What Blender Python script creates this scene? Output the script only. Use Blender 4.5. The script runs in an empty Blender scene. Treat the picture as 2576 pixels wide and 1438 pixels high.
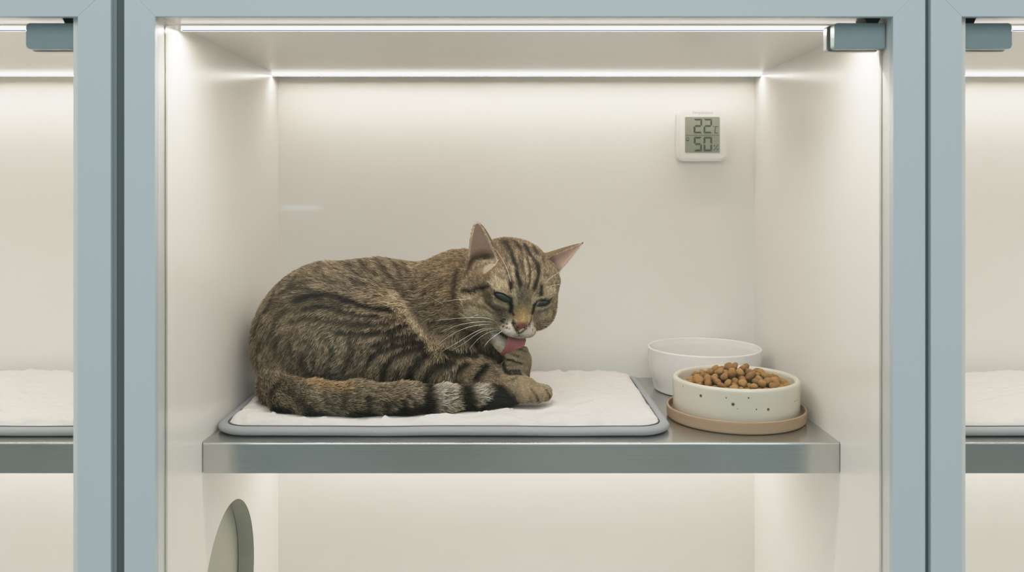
import bpy, bmesh, math, random
import numpy as np
from mathutils import Vector, Matrix
from mathutils.bvhtree import BVHTree

random.seed(7)
RNG = np.random.default_rng(11)
C = bpy.context.scene.collection
SC = bpy.context.scene
SC.view_settings.view_transform = 'Standard'
SC.view_settings.look = 'None'
SC.view_settings.exposure = 0.0
# soft shoulder for the highlights, like the photograph's
SC.view_settings.use_curve_mapping = True
_cm = SC.view_settings.curve_mapping
_cm.white_level = (4.0, 4.0, 4.0)
_c = _cm.curves[3]
for _x, _y in ((0.25, 0.25), (0.5, 0.475), (0.8, 0.68), (1.2, 0.84), (2.0, 0.95)):
    _c.points.new(_x / 4.0, _y)
_cm.update()

# ---------------------------------------------------------------- camera frame
F, VX, VY, CZ = 2300.0, 1264.0, 470.0, 1.2      # focal length and vanishing point in the 2576x1438 frame

def W(px, py, Y):
    return np.array([(px - VX) / F * Y, Y, CZ - (py - VY) / F * Y])

def srgb(r, g, b):
    def f(c):
        c /= 255.0
        return c / 12.92 if c <= 0.04045 else ((c + 0.055) / 1.055) ** 2.4
    return (f(r), f(g), f(b), 1.0)

# ---------------------------------------------------------------- objects
ORIGIN = {}

def tag(o, label=None, cat=None, group=None, kind=None):
    if label: o['label'] = label
    if cat: o['category'] = cat
    if group: o['group'] = group
    if kind: o['kind'] = kind
    return o

def empty(name, loc, label, cat, group=None):
    o = bpy.data.objects.new(name, None)
    o.empty_display_size = 0.02
    C.objects.link(o)
    o.location = loc
    ORIGIN[o.name] = Vector(loc)
    return tag(o, label, cat, group)

def link(name, me, mat, parent=None, smooth=False, origin=None):
    """links a mesh written in world coordinates; a child's mesh is moved into its thing's frame"""
    o = bpy.data.objects.new(name, me)
    C.objects.link(o)
    org = Vector((0, 0, 0))
    if parent is not None:
        org = ORIGIN[parent.name]
        o.parent = parent
    elif origin is not None:
        org = Vector(origin)
        o.location = org
    if org.length > 0:
        me.transform(Matrix.Translation(-org))
    ORIGIN[o.name] = org
    if mat is not None:
        for m in (mat if isinstance(mat, (list, tuple)) else [mat]):
            me.materials.append(m)
    if smooth:
        me.shade_smooth()
    return o

def mesh_of(verts, faces, name='m'):
    me = bpy.data.meshes.new(name)
    me.from_pydata([tuple(map(float, v)) for v in verts], [], [tuple(int(i) for i in f) for f in faces])
    me.update()
    return me

def bm_mesh(bm, name='m'):
    bmesh.ops.recalc_face_normals(bm, faces=bm.faces[:])
    me = bpy.data.meshes.new(name)
    bm.to_mesh(me)
    bm.free()
    return me

def box_bm(bm, lo, hi, bevel=0.0, seg=2):
    r = bmesh.ops.create_cube(bm, size=1.0)
    vs = r['verts']
    for v in vs:
        for k in range(3):
            v.co[k] = lo[k] if v.co[k] < 0 else hi[k]
    if bevel > 0:
        es = list({e for v in vs for e in v.link_edges})
        bmesh.ops.bevel(bm, geom=es, offset=bevel, segments=seg, profile=0.5, affect='EDGES')

def box(name, lo, hi, mat, parent=None, bevel=0.0, seg=2, origin=None):
    bm = bmesh.new()
    box_bm(bm, lo, hi, bevel, seg)
    return link(name, bm_mesh(bm), mat, parent, smooth=False, origin=origin)

def prism_bm(bm, poly, y0, y1, bevel=0.0, seg=2):
    """poly = [(x, z)], extruded along Y"""
    a = [bm.verts.new((x, y0, z)) for x, z in poly]
    b = [bm.verts.new((x, y1, z)) for x, z in poly]
    n = len(poly)
    fs = [bm.faces.new(a), bm.faces.new(b[::-1])]
    for i in range(n):
        fs.append(bm.faces.new((a[i], b[i], b[(i + 1) % n], a[(i + 1) % n])))
    if bevel > 0:
        es = [e for e in fs[0].edges]
        bmesh.ops.bevel(bm, geom=es, offset=bevel, segments=seg, profile=0.5, affect='EDGES')

def prism(name, poly, y0, y1, mat, parent=None, bevel=0.0, seg=2, origin=None):
    bm = bmesh.new()
    prism_bm(bm, poly, y0, y1, bevel, seg)
    return link(name, bm_mesh(bm), mat, parent, origin=origin)

def rrect(x0, z0, x1, z1, r, n=8, corners=(1, 1, 1, 1)):
    """rounded rectangle, corners listed ll, lr, ur, ul"""
    pts = []
    for (cx, cz, a0, on, sx, sz) in ((x0, z0, 180, corners[0], 1, 1), (x1, z0, 270, corners[1], -1, 1),
                                     (x1, z1, 0, corners[2], -1, -1), (x0, z1, 90, corners[3], 1, -1)):
        if not on:
            pts.append((cx, cz)); continue
        for k in range(n + 1):
            a = math.radians(a0 + 90 * k / n)
            pts.append((cx + sx * r + r * math.cos(a), cz + sz * r + r * math.sin(a)))
    return pts

def lathe_mesh(profile, cx, cy, n=96):
    """profile = [(r, z)] from the bottom axis round the outside, over the rim and down inside"""
    verts, faces, rings = [], [], []
    for r, z in profile:
        if r < 1e-6:
            rings.append([len(verts)]); verts.append((cx, cy, z))
        else:
            rings.append(list(range(len(verts), len(verts) + n)))
            for k in range(n):
                a = 2 * math.pi * k / n
                verts.append((cx + r * math.cos(a), cy + r * math.sin(a), z))
    for A, B in zip(rings, rings[1:]):
        for k in range(n):
            k2 = (k + 1) % n
            if len(A) == 1 and len(B) == 1: continue
            if len(A) == 1: faces.append((A[0], B[k2], B[k]))
            elif len(B) == 1: faces.append((A[k], A[k2], B[0]))
            else: faces.append((A[k], A[k2], B[k2], B[k]))
    return mesh_of(verts, faces)

def arc(cx, cz, r, a0, a1, n=6):
    return [(cx + r * math.cos(math.radians(a0 + (a1 - a0) * k / n)), cz + r * math.sin(math.radians(a0 + (a1 - a0) * k / n))) for k in range(n + 1)]

def tube_mesh(pts, radii, n=10, closed=False, flat=None, cap=True):
    """sweeps a circle (or an ellipse: flat = (side_vector, ratio)) along pts"""
    P = [Vector(p) for p in pts]
    m = len(P)
    verts, faces = [], []
    prev = None
    for i in range(m):
        t = (P[(i + 1) % m] - P[i - 1]) if closed else (P[min(i + 1, m - 1)] - P[max(i - 1, 0)])
        t.normalize()
        if flat is not None:
            s = Vector(flat[0]); s = (s - t * s.dot(t)).normalized()
        elif prev is None:
            s = t.orthogonal().normalized()
        else:
            s = (prev - t * prev.dot(t)).normalized()
        prev = s
        b = t.cross(s)
        r = radii[i] if hasattr(radii, '__len__') else radii
        ra, rb = (r if hasattr(r, '__len__') else (r, r))
        for k in range(n):
            a = 2 * math.pi * k / n
            verts.append(P[i] + s * (ra * math.cos(a)) + b * (rb * math.sin(a)))
    for i in range(m if closed else m - 1):
        j = (i + 1) % m
        for k in range(n):
            k2 = (k + 1) % n
            faces.append((i * n + k, i * n + k2, j * n + k2, j * n + k))
    if cap and not closed:
        faces.append(tuple(range(n))[::-1])
        faces.append(tuple(range((m - 1) * n, m * n)))
    return mesh_of(verts, faces)

# ---------------------------------------------------------------- materials
def mat_base(name):
    m = bpy.data.materials.new(name)
    m.use_nodes = True
    nt = m.node_tree
    return m, nt, nt.nodes['Principled BSDF']

def N(nt, typ, **kw):
    n = nt.nodes.new(typ)
    for k, v in kw.items():
        setattr(n, k, v)
    return n

def plain(name, col, rough=0.5, metal=0.0, spec=0.5, noise=None, bump=None, coat=0.0):
    """procedural surface: base colour broken by a faint noise, optional noise bump
       noise = (scale xyz, amount), bump = (scale xyz, distance)"""
    m, nt, b = mat_base(name)
    b.inputs['Roughness'].default_value = rough
    b.inputs['Metallic'].default_value = metal
    b.inputs['Specular IOR Level'].default_value = spec
    b.inputs['Coat Weight'].default_value = coat
    tc = N(nt, 'ShaderNodeTexCoord')
    sc, am = noise if noise else ((60, 60, 60), 0.03)
    mp = N(nt, 'ShaderNodeMapping'); mp.inputs['Scale'].default_value = sc
    nt.links.new(tc.outputs['Object'], mp.inputs['Vector'])
    nz = N(nt, 'ShaderNodeTexNoise'); nz.inputs['Scale'].default_value = 1.0; nz.inputs['Detail'].default_value = 4
    nt.links.new(mp.outputs[0], nz.inputs['Vector'])
    mx = N(nt, 'ShaderNodeMix', data_type='RGBA')
    mx.inputs['A'].default_value = tuple(c * (1 - am) for c in col[:3]) + (1,)
    mx.inputs['B'].default_value = tuple(min(1, c * (1 + am)) for c in col[:3]) + (1,)
    nt.links.new(nz.outputs['Fac'], mx.inputs['Factor'])
    nt.links.new(mx.outputs['Result'], b.inputs['Base Color'])
    if bump:
        mp2 = N(nt, 'ShaderNodeMapping'); mp2.inputs['Scale'].default_value = bump[0]
        nt.links.new(tc.outputs['Object'], mp2.inputs['Vector'])
        n2 = N(nt, 'ShaderNodeTexNoise'); n2.inputs['Scale'].default_value = 1.0; n2.inputs['Detail'].default_value = 5
        nt.links.new(mp2.outputs[0], n2.inputs['Vector'])
        bp = N(nt, 'ShaderNodeBump'); bp.inputs['Distance'].default_value = bump[1]; bp.inputs['Strength'].default_value = 1.0
        nt.links.new(n2.outputs['Fac'], bp.inputs['Height'])
        nt.links.new(bp.outputs[0], b.inputs['Normal'])
    return m

def emitter(name, col, strength):
    m, nt, b = mat_base(name)
    nt.nodes.remove(b)
    e = N(nt, 'ShaderNodeEmission')
    e.inputs['Color'].default_value = col
    e.inputs['Strength'].default_value = strength
    nt.links.new(e.outputs[0], nt.nodes['Material Output'].inputs['Surface'])
    return m

def schlick(nt, f0):
    lw = N(nt, 'ShaderNodeLayerWeight'); lw.inputs['Blend'].default_value = 0.5
    pw = N(nt, 'ShaderNodeMath', operation='POWER'); pw.inputs[1].default_value = 5.0
    nt.links.new(lw.outputs['Facing'], pw.inputs[0])
    ma = N(nt, 'ShaderNodeMath', operation='MULTIPLY_ADD'); ma.inputs[1].default_value = 0.85 - f0; ma.inputs[2].default_value = f0
    nt.links.new(pw.outputs[0], ma.inputs[0])
    return ma

def glass_mat(name):
    m, nt, b = mat_base(name)
    nt.nodes.remove(b)
    tr = N(nt, 'ShaderNodeBsdfTransparent'); tr.inputs['Color'].default_value = (0.985, 0.995, 0.99, 1)
    gl = N(nt, 'ShaderNodeBsdfGlossy'); gl.inputs['Roughness'].default_value = 0.02
    fr = schlick(nt, 0.028)
    mx = N(nt, 'ShaderNodeMixShader')
    nt.links.new(fr.outputs[0], mx.inputs[0])
    nt.links.new(tr.outputs[0], mx.inputs[1]); nt.links.new(gl.outputs[0], mx.inputs[2])
    nt.links.new(mx.outputs[0], nt.nodes['Material Output'].inputs['Surface'])
    return m

def steel_mat(name):
    m, nt, b = mat_base(name)
    b.inputs['Metallic'].default_value = 1.0
    b.inputs['Anisotropic'].default_value = 0.85
    tg = N(nt, 'ShaderNodeCombineXYZ'); tg.inputs[1].default_value = 0.7; tg.inputs[2].default_value = 0.7
    nt.links.new(tg.outputs[0], b.inputs['Tangent'])
    tc = N(nt, 'ShaderNodeTexCoord')
    mp = N(nt, 'ShaderNodeMapping'); mp.inputs['Scale'].default_value = (6, 900, 900)
    nt.links.new(tc.outputs['Object'], mp.inputs['Vector'])
    nz = N(nt, 'ShaderNodeTexNoise'); nz.inputs['Scale'].default_value = 1.0; nz.inputs['Detail'].default_value = 3
    nt.links.new(mp.outputs[0], nz.inputs['Vector'])
    n2 = N(nt, 'ShaderNodeTexNoise'); n2.inputs['Scale'].default_value = 9.0; n2.inputs['Detail'].default_value = 3
    nt.links.new(tc.outputs['Object'], n2.inputs['Vector'])
    r = N(nt, 'ShaderNodeMapRange'); r.inputs['To Min'].default_value = 0.17; r.inputs['To Max'].default_value = 0.25
    nt.links.new(nz.outputs['Fac'], r.inputs['Value']); nt.links.new(r.outputs[0], b.inputs['Roughness'])
    cr = N(nt, 'ShaderNodeMix', data_type='RGBA')
    cr.inputs['A'].default_value = (0.50, 0.515, 0.51, 1); cr.inputs['B'].default_value = (0.66, 0.665, 0.65, 1)
    ad = N(nt, 'ShaderNodeMath', operation='ADD'); ml = N(nt, 'ShaderNodeMath', operation='MULTIPLY'); ml.inputs[1].default_value = 0.5
    nt.links.new(nz.outputs['Fac'], ad.inputs[0]); nt.links.new(n2.outputs['Fac'], ad.inputs[1])
    nt.links.new(ad.outputs[0], ml.inputs[0]); nt.links.new(ml.outputs[0], cr.inputs['Factor'])
    nt.links.new(cr.outputs['Result'], b.inputs['Base Color'])
    bp = N(nt, 'ShaderNodeBump'); bp.inputs['Distance'].default_value = 0.00004
    nt.links.new(nz.outputs['Fac'], bp.inputs['Height']); nt.links.new(bp.outputs[0], b.inputs['Normal'])
    return m

M = {}
M['laminate'] = plain('white_laminate', (0.89, 0.862, 0.82, 1), 0.24, spec=0.6, noise=((30, 30, 500), 0.02))
M['laminate_edge'] = plain('cream_edge_band', (0.74, 0.70, 0.64, 1), 0.45)
M['blue'] = plain('grey_blue_powder_coat', (0.645, 0.715, 0.76, 1), 0.42, noise=((900, 900, 900), 0.03))
M['gap'] = plain('dark_gap_shade', (0.10, 0.125, 0.12, 1), 0.7)  # stands in for the shade deep in the gap
M['gap_mid_shade'] = plain('grey_stile_shade', (0.24, 0.30, 0.29, 1), 0.7)  # stile's side face in shadow, put into the colour
M['clip'] = plain('grey_blue_hinge_metal', (0.29, 0.365, 0.385, 1), 0.38, metal=0.2, noise=((120, 120, 120), 0.08))
M['clip_edge'] = plain('brushed_hinge_edge', (0.42, 0.45, 0.46, 1), 0.3, metal=0.8)
M['black'] = plain('black_rubber', (0.02, 0.022, 0.024, 1), 0.6)
M['steel'] = steel_mat('brushed_steel')
M['glass'] = glass_mat('clear_door_glass')
M['glass_edge'] = plain('polished_glass_edge', (0.60, 0.62, 0.56, 1), 0.25)
M['led'] = emitter('warm_white_light', (1.0, 0.895, 0.785, 1), 142.0)
M['led_side'] = emitter('warm_white_diffuser', (1.0, 0.95, 0.88, 1), 2.1)
M['led_back'] = emitter('warm_white_light_back', (1.0, 0.895, 0.785, 1), 80.0)
M['hatch_shade'] = plain('shaded_hatch', (0.36, 0.37, 0.31, 1), 0.6)  # shade inside the pass hole put into the colour
M['led_low'] = emitter('warm_white_light_low', (1.0, 0.895, 0.785, 1), 125.0)
M['pad'] = plain('quilted_white_cotton', (0.74, 0.70, 0.665, 1), 0.85, spec=0.2, noise=((500, 500, 500), 0.05), bump=((110, 240, 160), 0.0018))
M['binding'] = plain('grey_binding_cloth', (0.33, 0.335, 0.35, 1), 0.85, spec=0.2, noise=((700, 700, 700), 0.10))
M['seam'] = plain('dark_seam_thread', (0.07, 0.08, 0.10, 1), 0.8)
M['white_ceramic'] = plain('white_glazed_ceramic', (0.82, 0.79, 0.76, 1), 0.18, coat=0.3)
M['clay'] = plain('unglazed_tan_clay', (0.38, 0.262, 0.172, 1), 0.75, spec=0.25, noise=((18, 18, 420), 0.16))
M['plastic'] = plain('white_plastic', (0.83, 0.81, 0.80, 1), 0.35)
M['screen'] = plain('lcd_grey_green', (0.27, 0.285, 0.235, 1), 0.25)
M['digit'] = plain('lcd_dark_segment', (0.06, 0.075, 0.055, 1), 0.5)
M['print'] = plain('grey_print', (0.42, 0.41, 0.39, 1), 0.6)
M['kibble_a'] = plain('brown_kibble', (0.33, 0.175, 0.056, 1), 0.65, spec=0.3, noise=((500, 500, 500), 0.28), bump=((700, 700, 700), 0.0005))
M['kibble_b'] = plain('dark_brown_kibble', (0.25, 0.125, 0.040, 1), 0.65, spec=0.3, noise=((500, 500, 500), 0.28), bump=((700, 700, 700), 0.0005))
M['floor'] = plain('grey_vinyl_floor', (0.35, 0.36, 0.36, 1), 0.5)
M['wall'] = plain('pale_room_paint', (0.6, 0.62, 0.62, 1), 0.8)
# ================================================================ cabinets
XL, XR = -0.353, 0.397           # inner faces of the middle cabinet's sides
YB, ZC, ZS = 1.44, 1.375, 0.90   # back panel, ceiling, shelf top
YF = 0.929                       # front of the blue frames
HOLE = (1.187, 0.677, 0.112)     # round pass hole in the left side (y, z, radius)
ZBOT = 0.45

def holed_panel(name, x0, x1, y0, y1, z0, z1, hole, mat, parent):
    cy, cz, r = hole
    angs = [2 * math.pi * k / 72 for k in range(72)]
    for (yy, zz) in ((y0, z0), (y1, z0), (y1, z1), (y0, z1)):
        angs.append(math.atan2(zz - cz, yy - cy) % (2 * math.pi))
    angs = sorted(set(angs))
    def out(a):
        c, s = math.cos(a), math.sin(a)
        t = min([((y1 if c > 0 else y0) - cy) / c if abs(c) > 1e-9 else 9, ((z1 if s > 0 else z0) - cz) / s if abs(s) > 1e-9 else 9])
        return cy + c * t, cz + s * t
    V, Fc = [], []
    n = len(angs)
    for a in angs:
        yi, zi = cy + r * math.cos(a), cz + r * math.sin(a)
        yo, zo = out(a)
        V += [(x0, yi, zi), (x0, yo, zo), (x1, yi, zi), (x1, yo, zo)]
    for k in range(n):
        a, b = 4 * k, 4 * ((k + 1) % n)
        Fc += [(a, b, b + 1, a + 1), (a + 2, a + 3, b + 3, b + 2), (a, a + 2, b + 2, b), (a + 1, b + 1, b + 3, a + 3)]
    bm = bmesh.new()
    vs = [bm.verts.new(v) for v in V]
    for f in Fc:
        bm.faces.new([vs[i] for i in f])
    o = link(name, bm_mesh(bm), [mat, M['hatch_shade']], parent)  # hole edge gets the same painted shade tone
    for p in o.data.polygons:
        q = p.center + ORIGIN[parent.name]
        if abs(p.normal.x) < 0.5 and math.hypot(q.y - cy, q.z - cz) < r * 1.01: p.material_index = 1
    return o

def cabinet(label, xl, xr, wl, wr, stile_l, stile_r, clip_x, pivot_x, hole=False, shelf_inset=0.0006):
    """xl, xr: inner faces; wl, wr: outer faces of the side panels; stile_*: (outer, inner) x of the blue frame"""
    root = empty('pet_cabinet', ((xl + xr) / 2, (YF + YB) / 2, 0.0), label, 'cabinet', 'row of white cat boarding cabinets with blue frames')
    L = M['laminate']
    yp = YF + 0.0085
    if hole:
        holed_panel('side_panel', wl, xl, yp, YB, ZBOT, ZC + 0.02, HOLE, L, root)
    else:
        box('side_panel', (wl, yp, ZBOT), (xl, YB, ZC + 0.02), L, root)
    box('side_panel', (xr, yp, ZBOT), (wr, YB, ZC + 0.02), L, root)
    box('back_panel', (wl, YB, ZBOT), (wr, YB + 0.018, ZC + 0.02), L, root)
    box('top_panel', (xl, yp, ZC), (xr, YB, ZC + 0.02), L, root)
    box('bottom_panel', (xl, yp, ZBOT), (xr, YB, ZBOT + 0.018), L, root)
    box('base', (wl, yp + 0.02, 0.0), (wr, YB + 0.018, ZBOT - 0.0), M['laminate_edge'], root)
    # blue frame with mitred corners
    (lo, li), (ro, ri) = stile_l, stile_r
    zt_i, zt_o, zb_i, zb_o = 1.3730, 1.3730 + 0.0317, 0.50, 0.468
    bl = M['blue']
    prism('stile', [(lo, zb_o), (li, zb_i), (li, zt_i), (lo, zt_o)], YF, YF + 0.008, bl, root, 0.0005, 2)
    prism('stile', [(ri, zb_i), (ro, zb_o), (ro, zt_o), (ri, zt_i)], YF, YF + 0.008, bl, root, 0.0005, 2)
    prism('top_rail', [(li, zt_i), (ri, zt_i), (ro, zt_o), (lo, zt_o)], YF, YF + 0.008, bl, root, 0.0005, 2)
    prism('bottom_rail', [(lo, zb_o), (ro, zb_o), (ri, zb_i), (li, zb_i)], YF, YF + 0.008, bl, root, 0.0005, 2)
    # glass door hung on a clip hinge
    bm = bmesh.new()
    gx0, gx1 = xl + 0.0012, xr - 0.0012
    box_bm(bm, (gx0, 0.9555, 0.4700), (gx1, 0.9605, 1.3695))
    me = bm_mesh(bm)
    door = link('glass_door', me, [M['glass'], M['glass_edge']], root)
    for p in me.polygons:
        p.material_index = 0 if abs(p.normal.y) > 0.5 else 1
    x0, x1 = clip_x
    left = (pivot_x[0] + pivot_x[1]) > (x0 + x1)      # the pivot sits at the wall side
    cor = (1, 0, 0, 1) if left else (0, 1, 1, 0)
    z0, z1 = 1.3426, 1.3693
    hc = prism('hinge_clip', rrect(x0, z0, x1, z1, 0.0035, 6, cor), 0.9445, 0.9553, M['clip'], door, 0.0008, 2)
    s = -1 if left else 1
    prism('hinge_plate', rrect(x0 + s * 0.0022, z0 - 0.0006, x1 + s * 0.0022, z1, 0.0035, 6, cor), 0.9607, 0.9700, M['clip_edge'], door, 0.0006, 2)
    p0, p1 = pivot_x
    prism('pivot', [(p0 + 0.003, z1 - 0.0005), (p1 - 0.003, z1 - 0.0005), (p1, ZC), (p0, ZC)], 0.9460, 0.9700, M['black'], door)
    # light strips let into the ceiling and one under the shelf
    for (ya, yb_, m, za, zb2, ins) in ((0.9870, 0.9930, 'led', ZC - 0.0058, ZC + 0.0005, 0.006), (1.3950, 1.3990, 'led_back', ZC - 0.0052, ZC + 0.0005, 0.001), (1.385, 1.391, 'led_low', 0.8850, 0.8885, 0.002)):
        ls = box('light_strip', (xl + ins, ya, za), (xr - ins, yb_, zb2), [M['led_side'], M[m]], root)
        for p in ls.data.polygons:
            p.material_index = 1 if p.normal.z < -0.5 else 0
        if m == 'led':
            box('light_baffle', (xl + 0.001, ya - 0.0020, ZC - 0.0014), (xr - 0.001, ya - 0.0003, ZC + 0.0006), M['laminate_edge'], root)  # added lip, keeps grazing light off the front of the ceiling
        if m == 'led_back':
            box('light_baffle', (xl + 0.001, yb_ + 0.0002, za - 0.0004), (xr - 0.001, yb_ + 0.002, ZC + 0.0006), M['laminate_edge'], root)  # added lip, blocks grazing light to the top of the back panel
    # steel shelf with a folded front lip
    a, b = xl + shelf_inset, xr - shelf_inset
    bm = bmesh.new()
    prof = [(1.073, 0.8642), (1.073, ZS), (YB - 0.0005, ZS), (YB - 0.0005, 0.8885), (1.079, 0.8885), (1.079, 0.8642)]
    A = [bm.verts.new((a, y, z)) for y, z in prof]; B = [bm.verts.new((b, y, z)) for y, z in prof]
    fa = bm.faces.new(A); bm.faces.new(B[::-1])
    for i in range(6):
        bm.faces.new((A[i], B[i], B[(i + 1) % 6], A[(i + 1) % 6]))
    bm.edges.ensure_lookup_table()
    es = [e for e in bm.edges if all(v.co.y < 1.0735 for v in e.verts) and not (e.verts[0].co.z < 0.87 and e.verts[1].co.z < 0.87)]
    bmesh.ops.bevel(bm, geom=es, offset=0.0028, segments=4, profile=0.5, affect='EDGES')
    link('shelf', bm_mesh(bm), M['steel'], root)
    if hole:
        box('hatch_cover', (wl - 0.0034, HOLE[0] - 0.16, HOLE[1] - 0.16), (wl - 0.0009, HOLE[0] + 0.16, HOLE[1] + 0.16), M['hatch_shade'], root)
    return root

cabinet('middle white cabinet with pale blue frame and steel shelf holding the tabby cat', XL, XR, -0.375, 0.4298,
        (-0.3845, -0.3530), (0.4298, 0.3970), (0.3427, 0.3957), (0.3745, 0.3915), hole=True)
cabinet('left white cabinet cut off by the photo edge, its clip hinge at upper right', -1.190, -0.440, -1.212, -0.379,
        (-1.2300, -1.1900), (-0.3980, -0.4317), (-0.4922, -0.4412), (-0.4557, -0.4412))
cabinet('right white cabinet cut off by the photo edge, its clip hinge at upper left', 0.4747, 1.2247, 0.4354, 1.2467,
        (0.4354, 0.4669), (1.2647, 1.2247), (0.4766, 0.5263), (0.4766, 0.4906))
# added strips coloured as the shade in the gaps between the cabinets
for k, (x0, x1, y0, mm_) in enumerate(((-0.3978, -0.3938, 0.9335, 'gap_mid_shade'), (-0.3938, -0.3847, 0.9345, 'gap'), (0.4300, 0.4352, 0.9350, 'gap'))):
    box('gap_shade_%d' % (k + 1), (x0, y0, 0.46), (x1, 0.9374, 1.42), M[mm_], None)['kind'] = 'structure'
box('wall_back', (-3.0, 1.52, 0.0), (3.0, 1.60, 2.7), M['wall'])['kind'] = 'structure'
box('floor', (-3.0, -2.5, -0.05), (3.0, 1.60, 0.0), M['floor'])['kind'] = 'structure'

# ================================================================ small helper noise
def vnoise(p, scale, seed):
    """smooth value noise in [-1, 1] at points p (n, d)"""
    p = np.asarray(p, dtype=np.float64) * scale
    d = p.shape[1]
    i0 = np.floor(p).astype(np.int64)
    f = p - i0
    f = f * f * (3 - 2 * f)
    out = np.zeros(len(p))
    pr = (73856093, 19349663, 83492791)
    for corner in range(1 << d):
        h = np.full(len(p), seed * 2654435761 & 0x7fffffff, dtype=np.int64)
        w = np.ones(len(p))
        for k in range(d):
            c = (corner >> k) & 1
            h ^= (i0[:, k] + c) * pr[k]
            w *= f[:, k] if c else 1 - f[:, k]
        h = (h ^ (h >> 13)) * 1274126177 & 0x7fffffff
        h = (h ^ (h >> 16)) & 0xffff
        out += w * (h / 32767.5 - 1)
    return out

# ================================================================ mats
def rr_sdf(x, y, hx, hy, r):
    qx, qy = np.abs(x) - (hx - r), np.abs(y) - (hy - r)
    return np.hypot(np.maximum(qx, 0), np.maximum(qy, 0)) + np.minimum(np.maximum(qx, qy), 0) - r

def make_mat(x0, x1, y0, y1, label, seed):
    cx, cy, hx, hy = (x0 + x1) / 2, (y0 + y1) / 2, (x1 - x0) / 2, (y1 - y0) / 2
    root = empty('quilted_mat', (cx, cy, ZS), label, 'mat', 'quilted mats on the steel shelves')
    rad = 0.042
    def rim(inset, z, n=14):
        X, Y_, r = hx - inset, hy - inset, rad - inset
        pts = []
        for (sx, sy, a0) in ((1, 1, 0), (-1, 1, 90), (-1, -1, 180), (1, -1, 270)):
            for k in range(n + 1):
                a = math.radians(a0 + 90 * k / n)
                pts.append((cx + sx * (X - r) + r * math.cos(a), cy + sy * (Y_ - r) + r * math.sin(a), z))
        out = []
        for a, b in zip(pts, pts[1:] + pts[:1]):            # even spacing on the straights
            L_ = math.dist(a, b); m = max(1, int(L_ / 0.012))
            for q in range(m):
                out.append(tuple(a[i] + (b[i] - a[i]) * q / m for i in range(3)))
        w = []
        for p in out:
            q = vnoise(np.array([[p[0], p[1]]]), 14, seed + 5)[0]
            w.append((p[0], p[1], p[2] + 0.0006 * q))
        return w
    rb_ = rim(0.0072, ZS + 0.0061)
    link('binding', tube_mesh(rb_, [(0.0052, 0.0072)] * len(rb_), 14, True, flat=((0, 0, 1), 1)), M['binding'], root, True)
    link('piping', tube_mesh(rim(0.0128, ZS + 0.0103), 0.0011, 8, True), M['seam'], root, True)
    # quilted top: a pillow height field with stitched channels and puckers
    nx, ny = 230, 150
    ins = 0.0128
    U, V = np.meshgrid(np.linspace(-hx + ins, hx - ins, nx), np.linspace(-hy + ins, hy - ins, ny), indexing='ij')
    HX, HY, R = hx - ins, hy - ins, rad - ins
    qx, qy = np.abs(U) - (HX - R), np.abs(V) - (HY - R)
    ln = np.hypot(np.maximum(qx, 0), np.maximum(qy, 0))
    over = (qx > 0) & (qy > 0) & (ln > R)
    k = np.where(over, R / np.maximum(ln, 1e-9), 1.0)
    X = np.where(over, np.sign(U) * (HX - R + qx * k), U)
    Y_ = np.where(over, np.sign(V) * (HY - R + qy * k), V)
    d = -rr_sdf(X, Y_, HX, HY, R)
    e = 1 - np.clip(d / 0.016, 0, 1)
    prof = np.sqrt(np.clip(1 - e ** 2, 0, 1))
    P = np.stack([X.ravel(), Y_.ravel()], 1)
    rot = np.array([[math.cos(.5), -math.sin(.5)], [math.sin(.5), math.cos(.5)]])
    Q = P @ rot
    wr = 0.0040 * (1 - np.abs(vnoise(Q * [1, 2.6], 26, seed))) ** 5 + 0.0014 * vnoise(Q * [1, 2.2], 60, seed + 1) + 0.0009 * vnoise(P, 17, seed + 2)
    warp = 0.012 * vnoise(P, 9, seed + 3)
    s1 = np.abs(np.sin((P[:, 0] + P[:, 1] * 0.9 + warp) * math.pi / 0.075)); s2 = np.abs(np.sin((P[:, 0] - P[:, 1] * 0.9 + warp) * math.pi / 0.075))
    quilt = 0.0020 * np.minimum(s1, s2) ** 0.45
    puck = np.exp(-d.ravel() / 0.020) * (0.0034 * vnoise(P, 48, seed + 4) + 0.0022 * vnoise(P, 110, seed + 6))
    Z = ZS + 0.0080 + prof.ravel() * (0.0078 + quilt + wr) + puck * prof.ravel()
    verts = np.stack([P[:, 0] + cx, P[:, 1] + cy, Z], 1)
    idx = np.arange(nx * ny).reshape(nx, ny)
    q = np.stack([idx[:-1, :-1], idx[1:, :-1], idx[1:, 1:], idx[:-1, 1:]], -1).reshape(-1, 4)
    per = list(idx[:, 0]) + list(idx[-1, 1:]) + list(idx[-2::-1, -1]) + list(idx[0, -2:0:-1])
    vb = verts[per].copy(); vb[:, 2] = ZS + 0.0008
    base = len(verts)
    allv = np.vstack([verts, vb])
    fs = [tuple(f) for f in q]
    n = len(per)
    for i in range(n):
        j = (i + 1) % n
        fs.append((per[j], per[i], base + i, base + j))
    fs.append(tuple(base + i for i in range(n))[::-1])
    link('pad', mesh_of(allv, fs), M['pad'], root, True)
    return root

make_mat(-0.3515, 0.2068, 1.094, 1.425, 'white quilted mat with grey edge lying under the tabby cat', 3)
make_mat(-1.000, -0.4420, 1.094, 1.425, 'white quilted mat with grey edge in the left cabinet', 21)
make_mat(0.4765, 1.0340, 1.094, 1.425, 'white quilted mat with grey edge in the right cabinet', 33)

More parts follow.
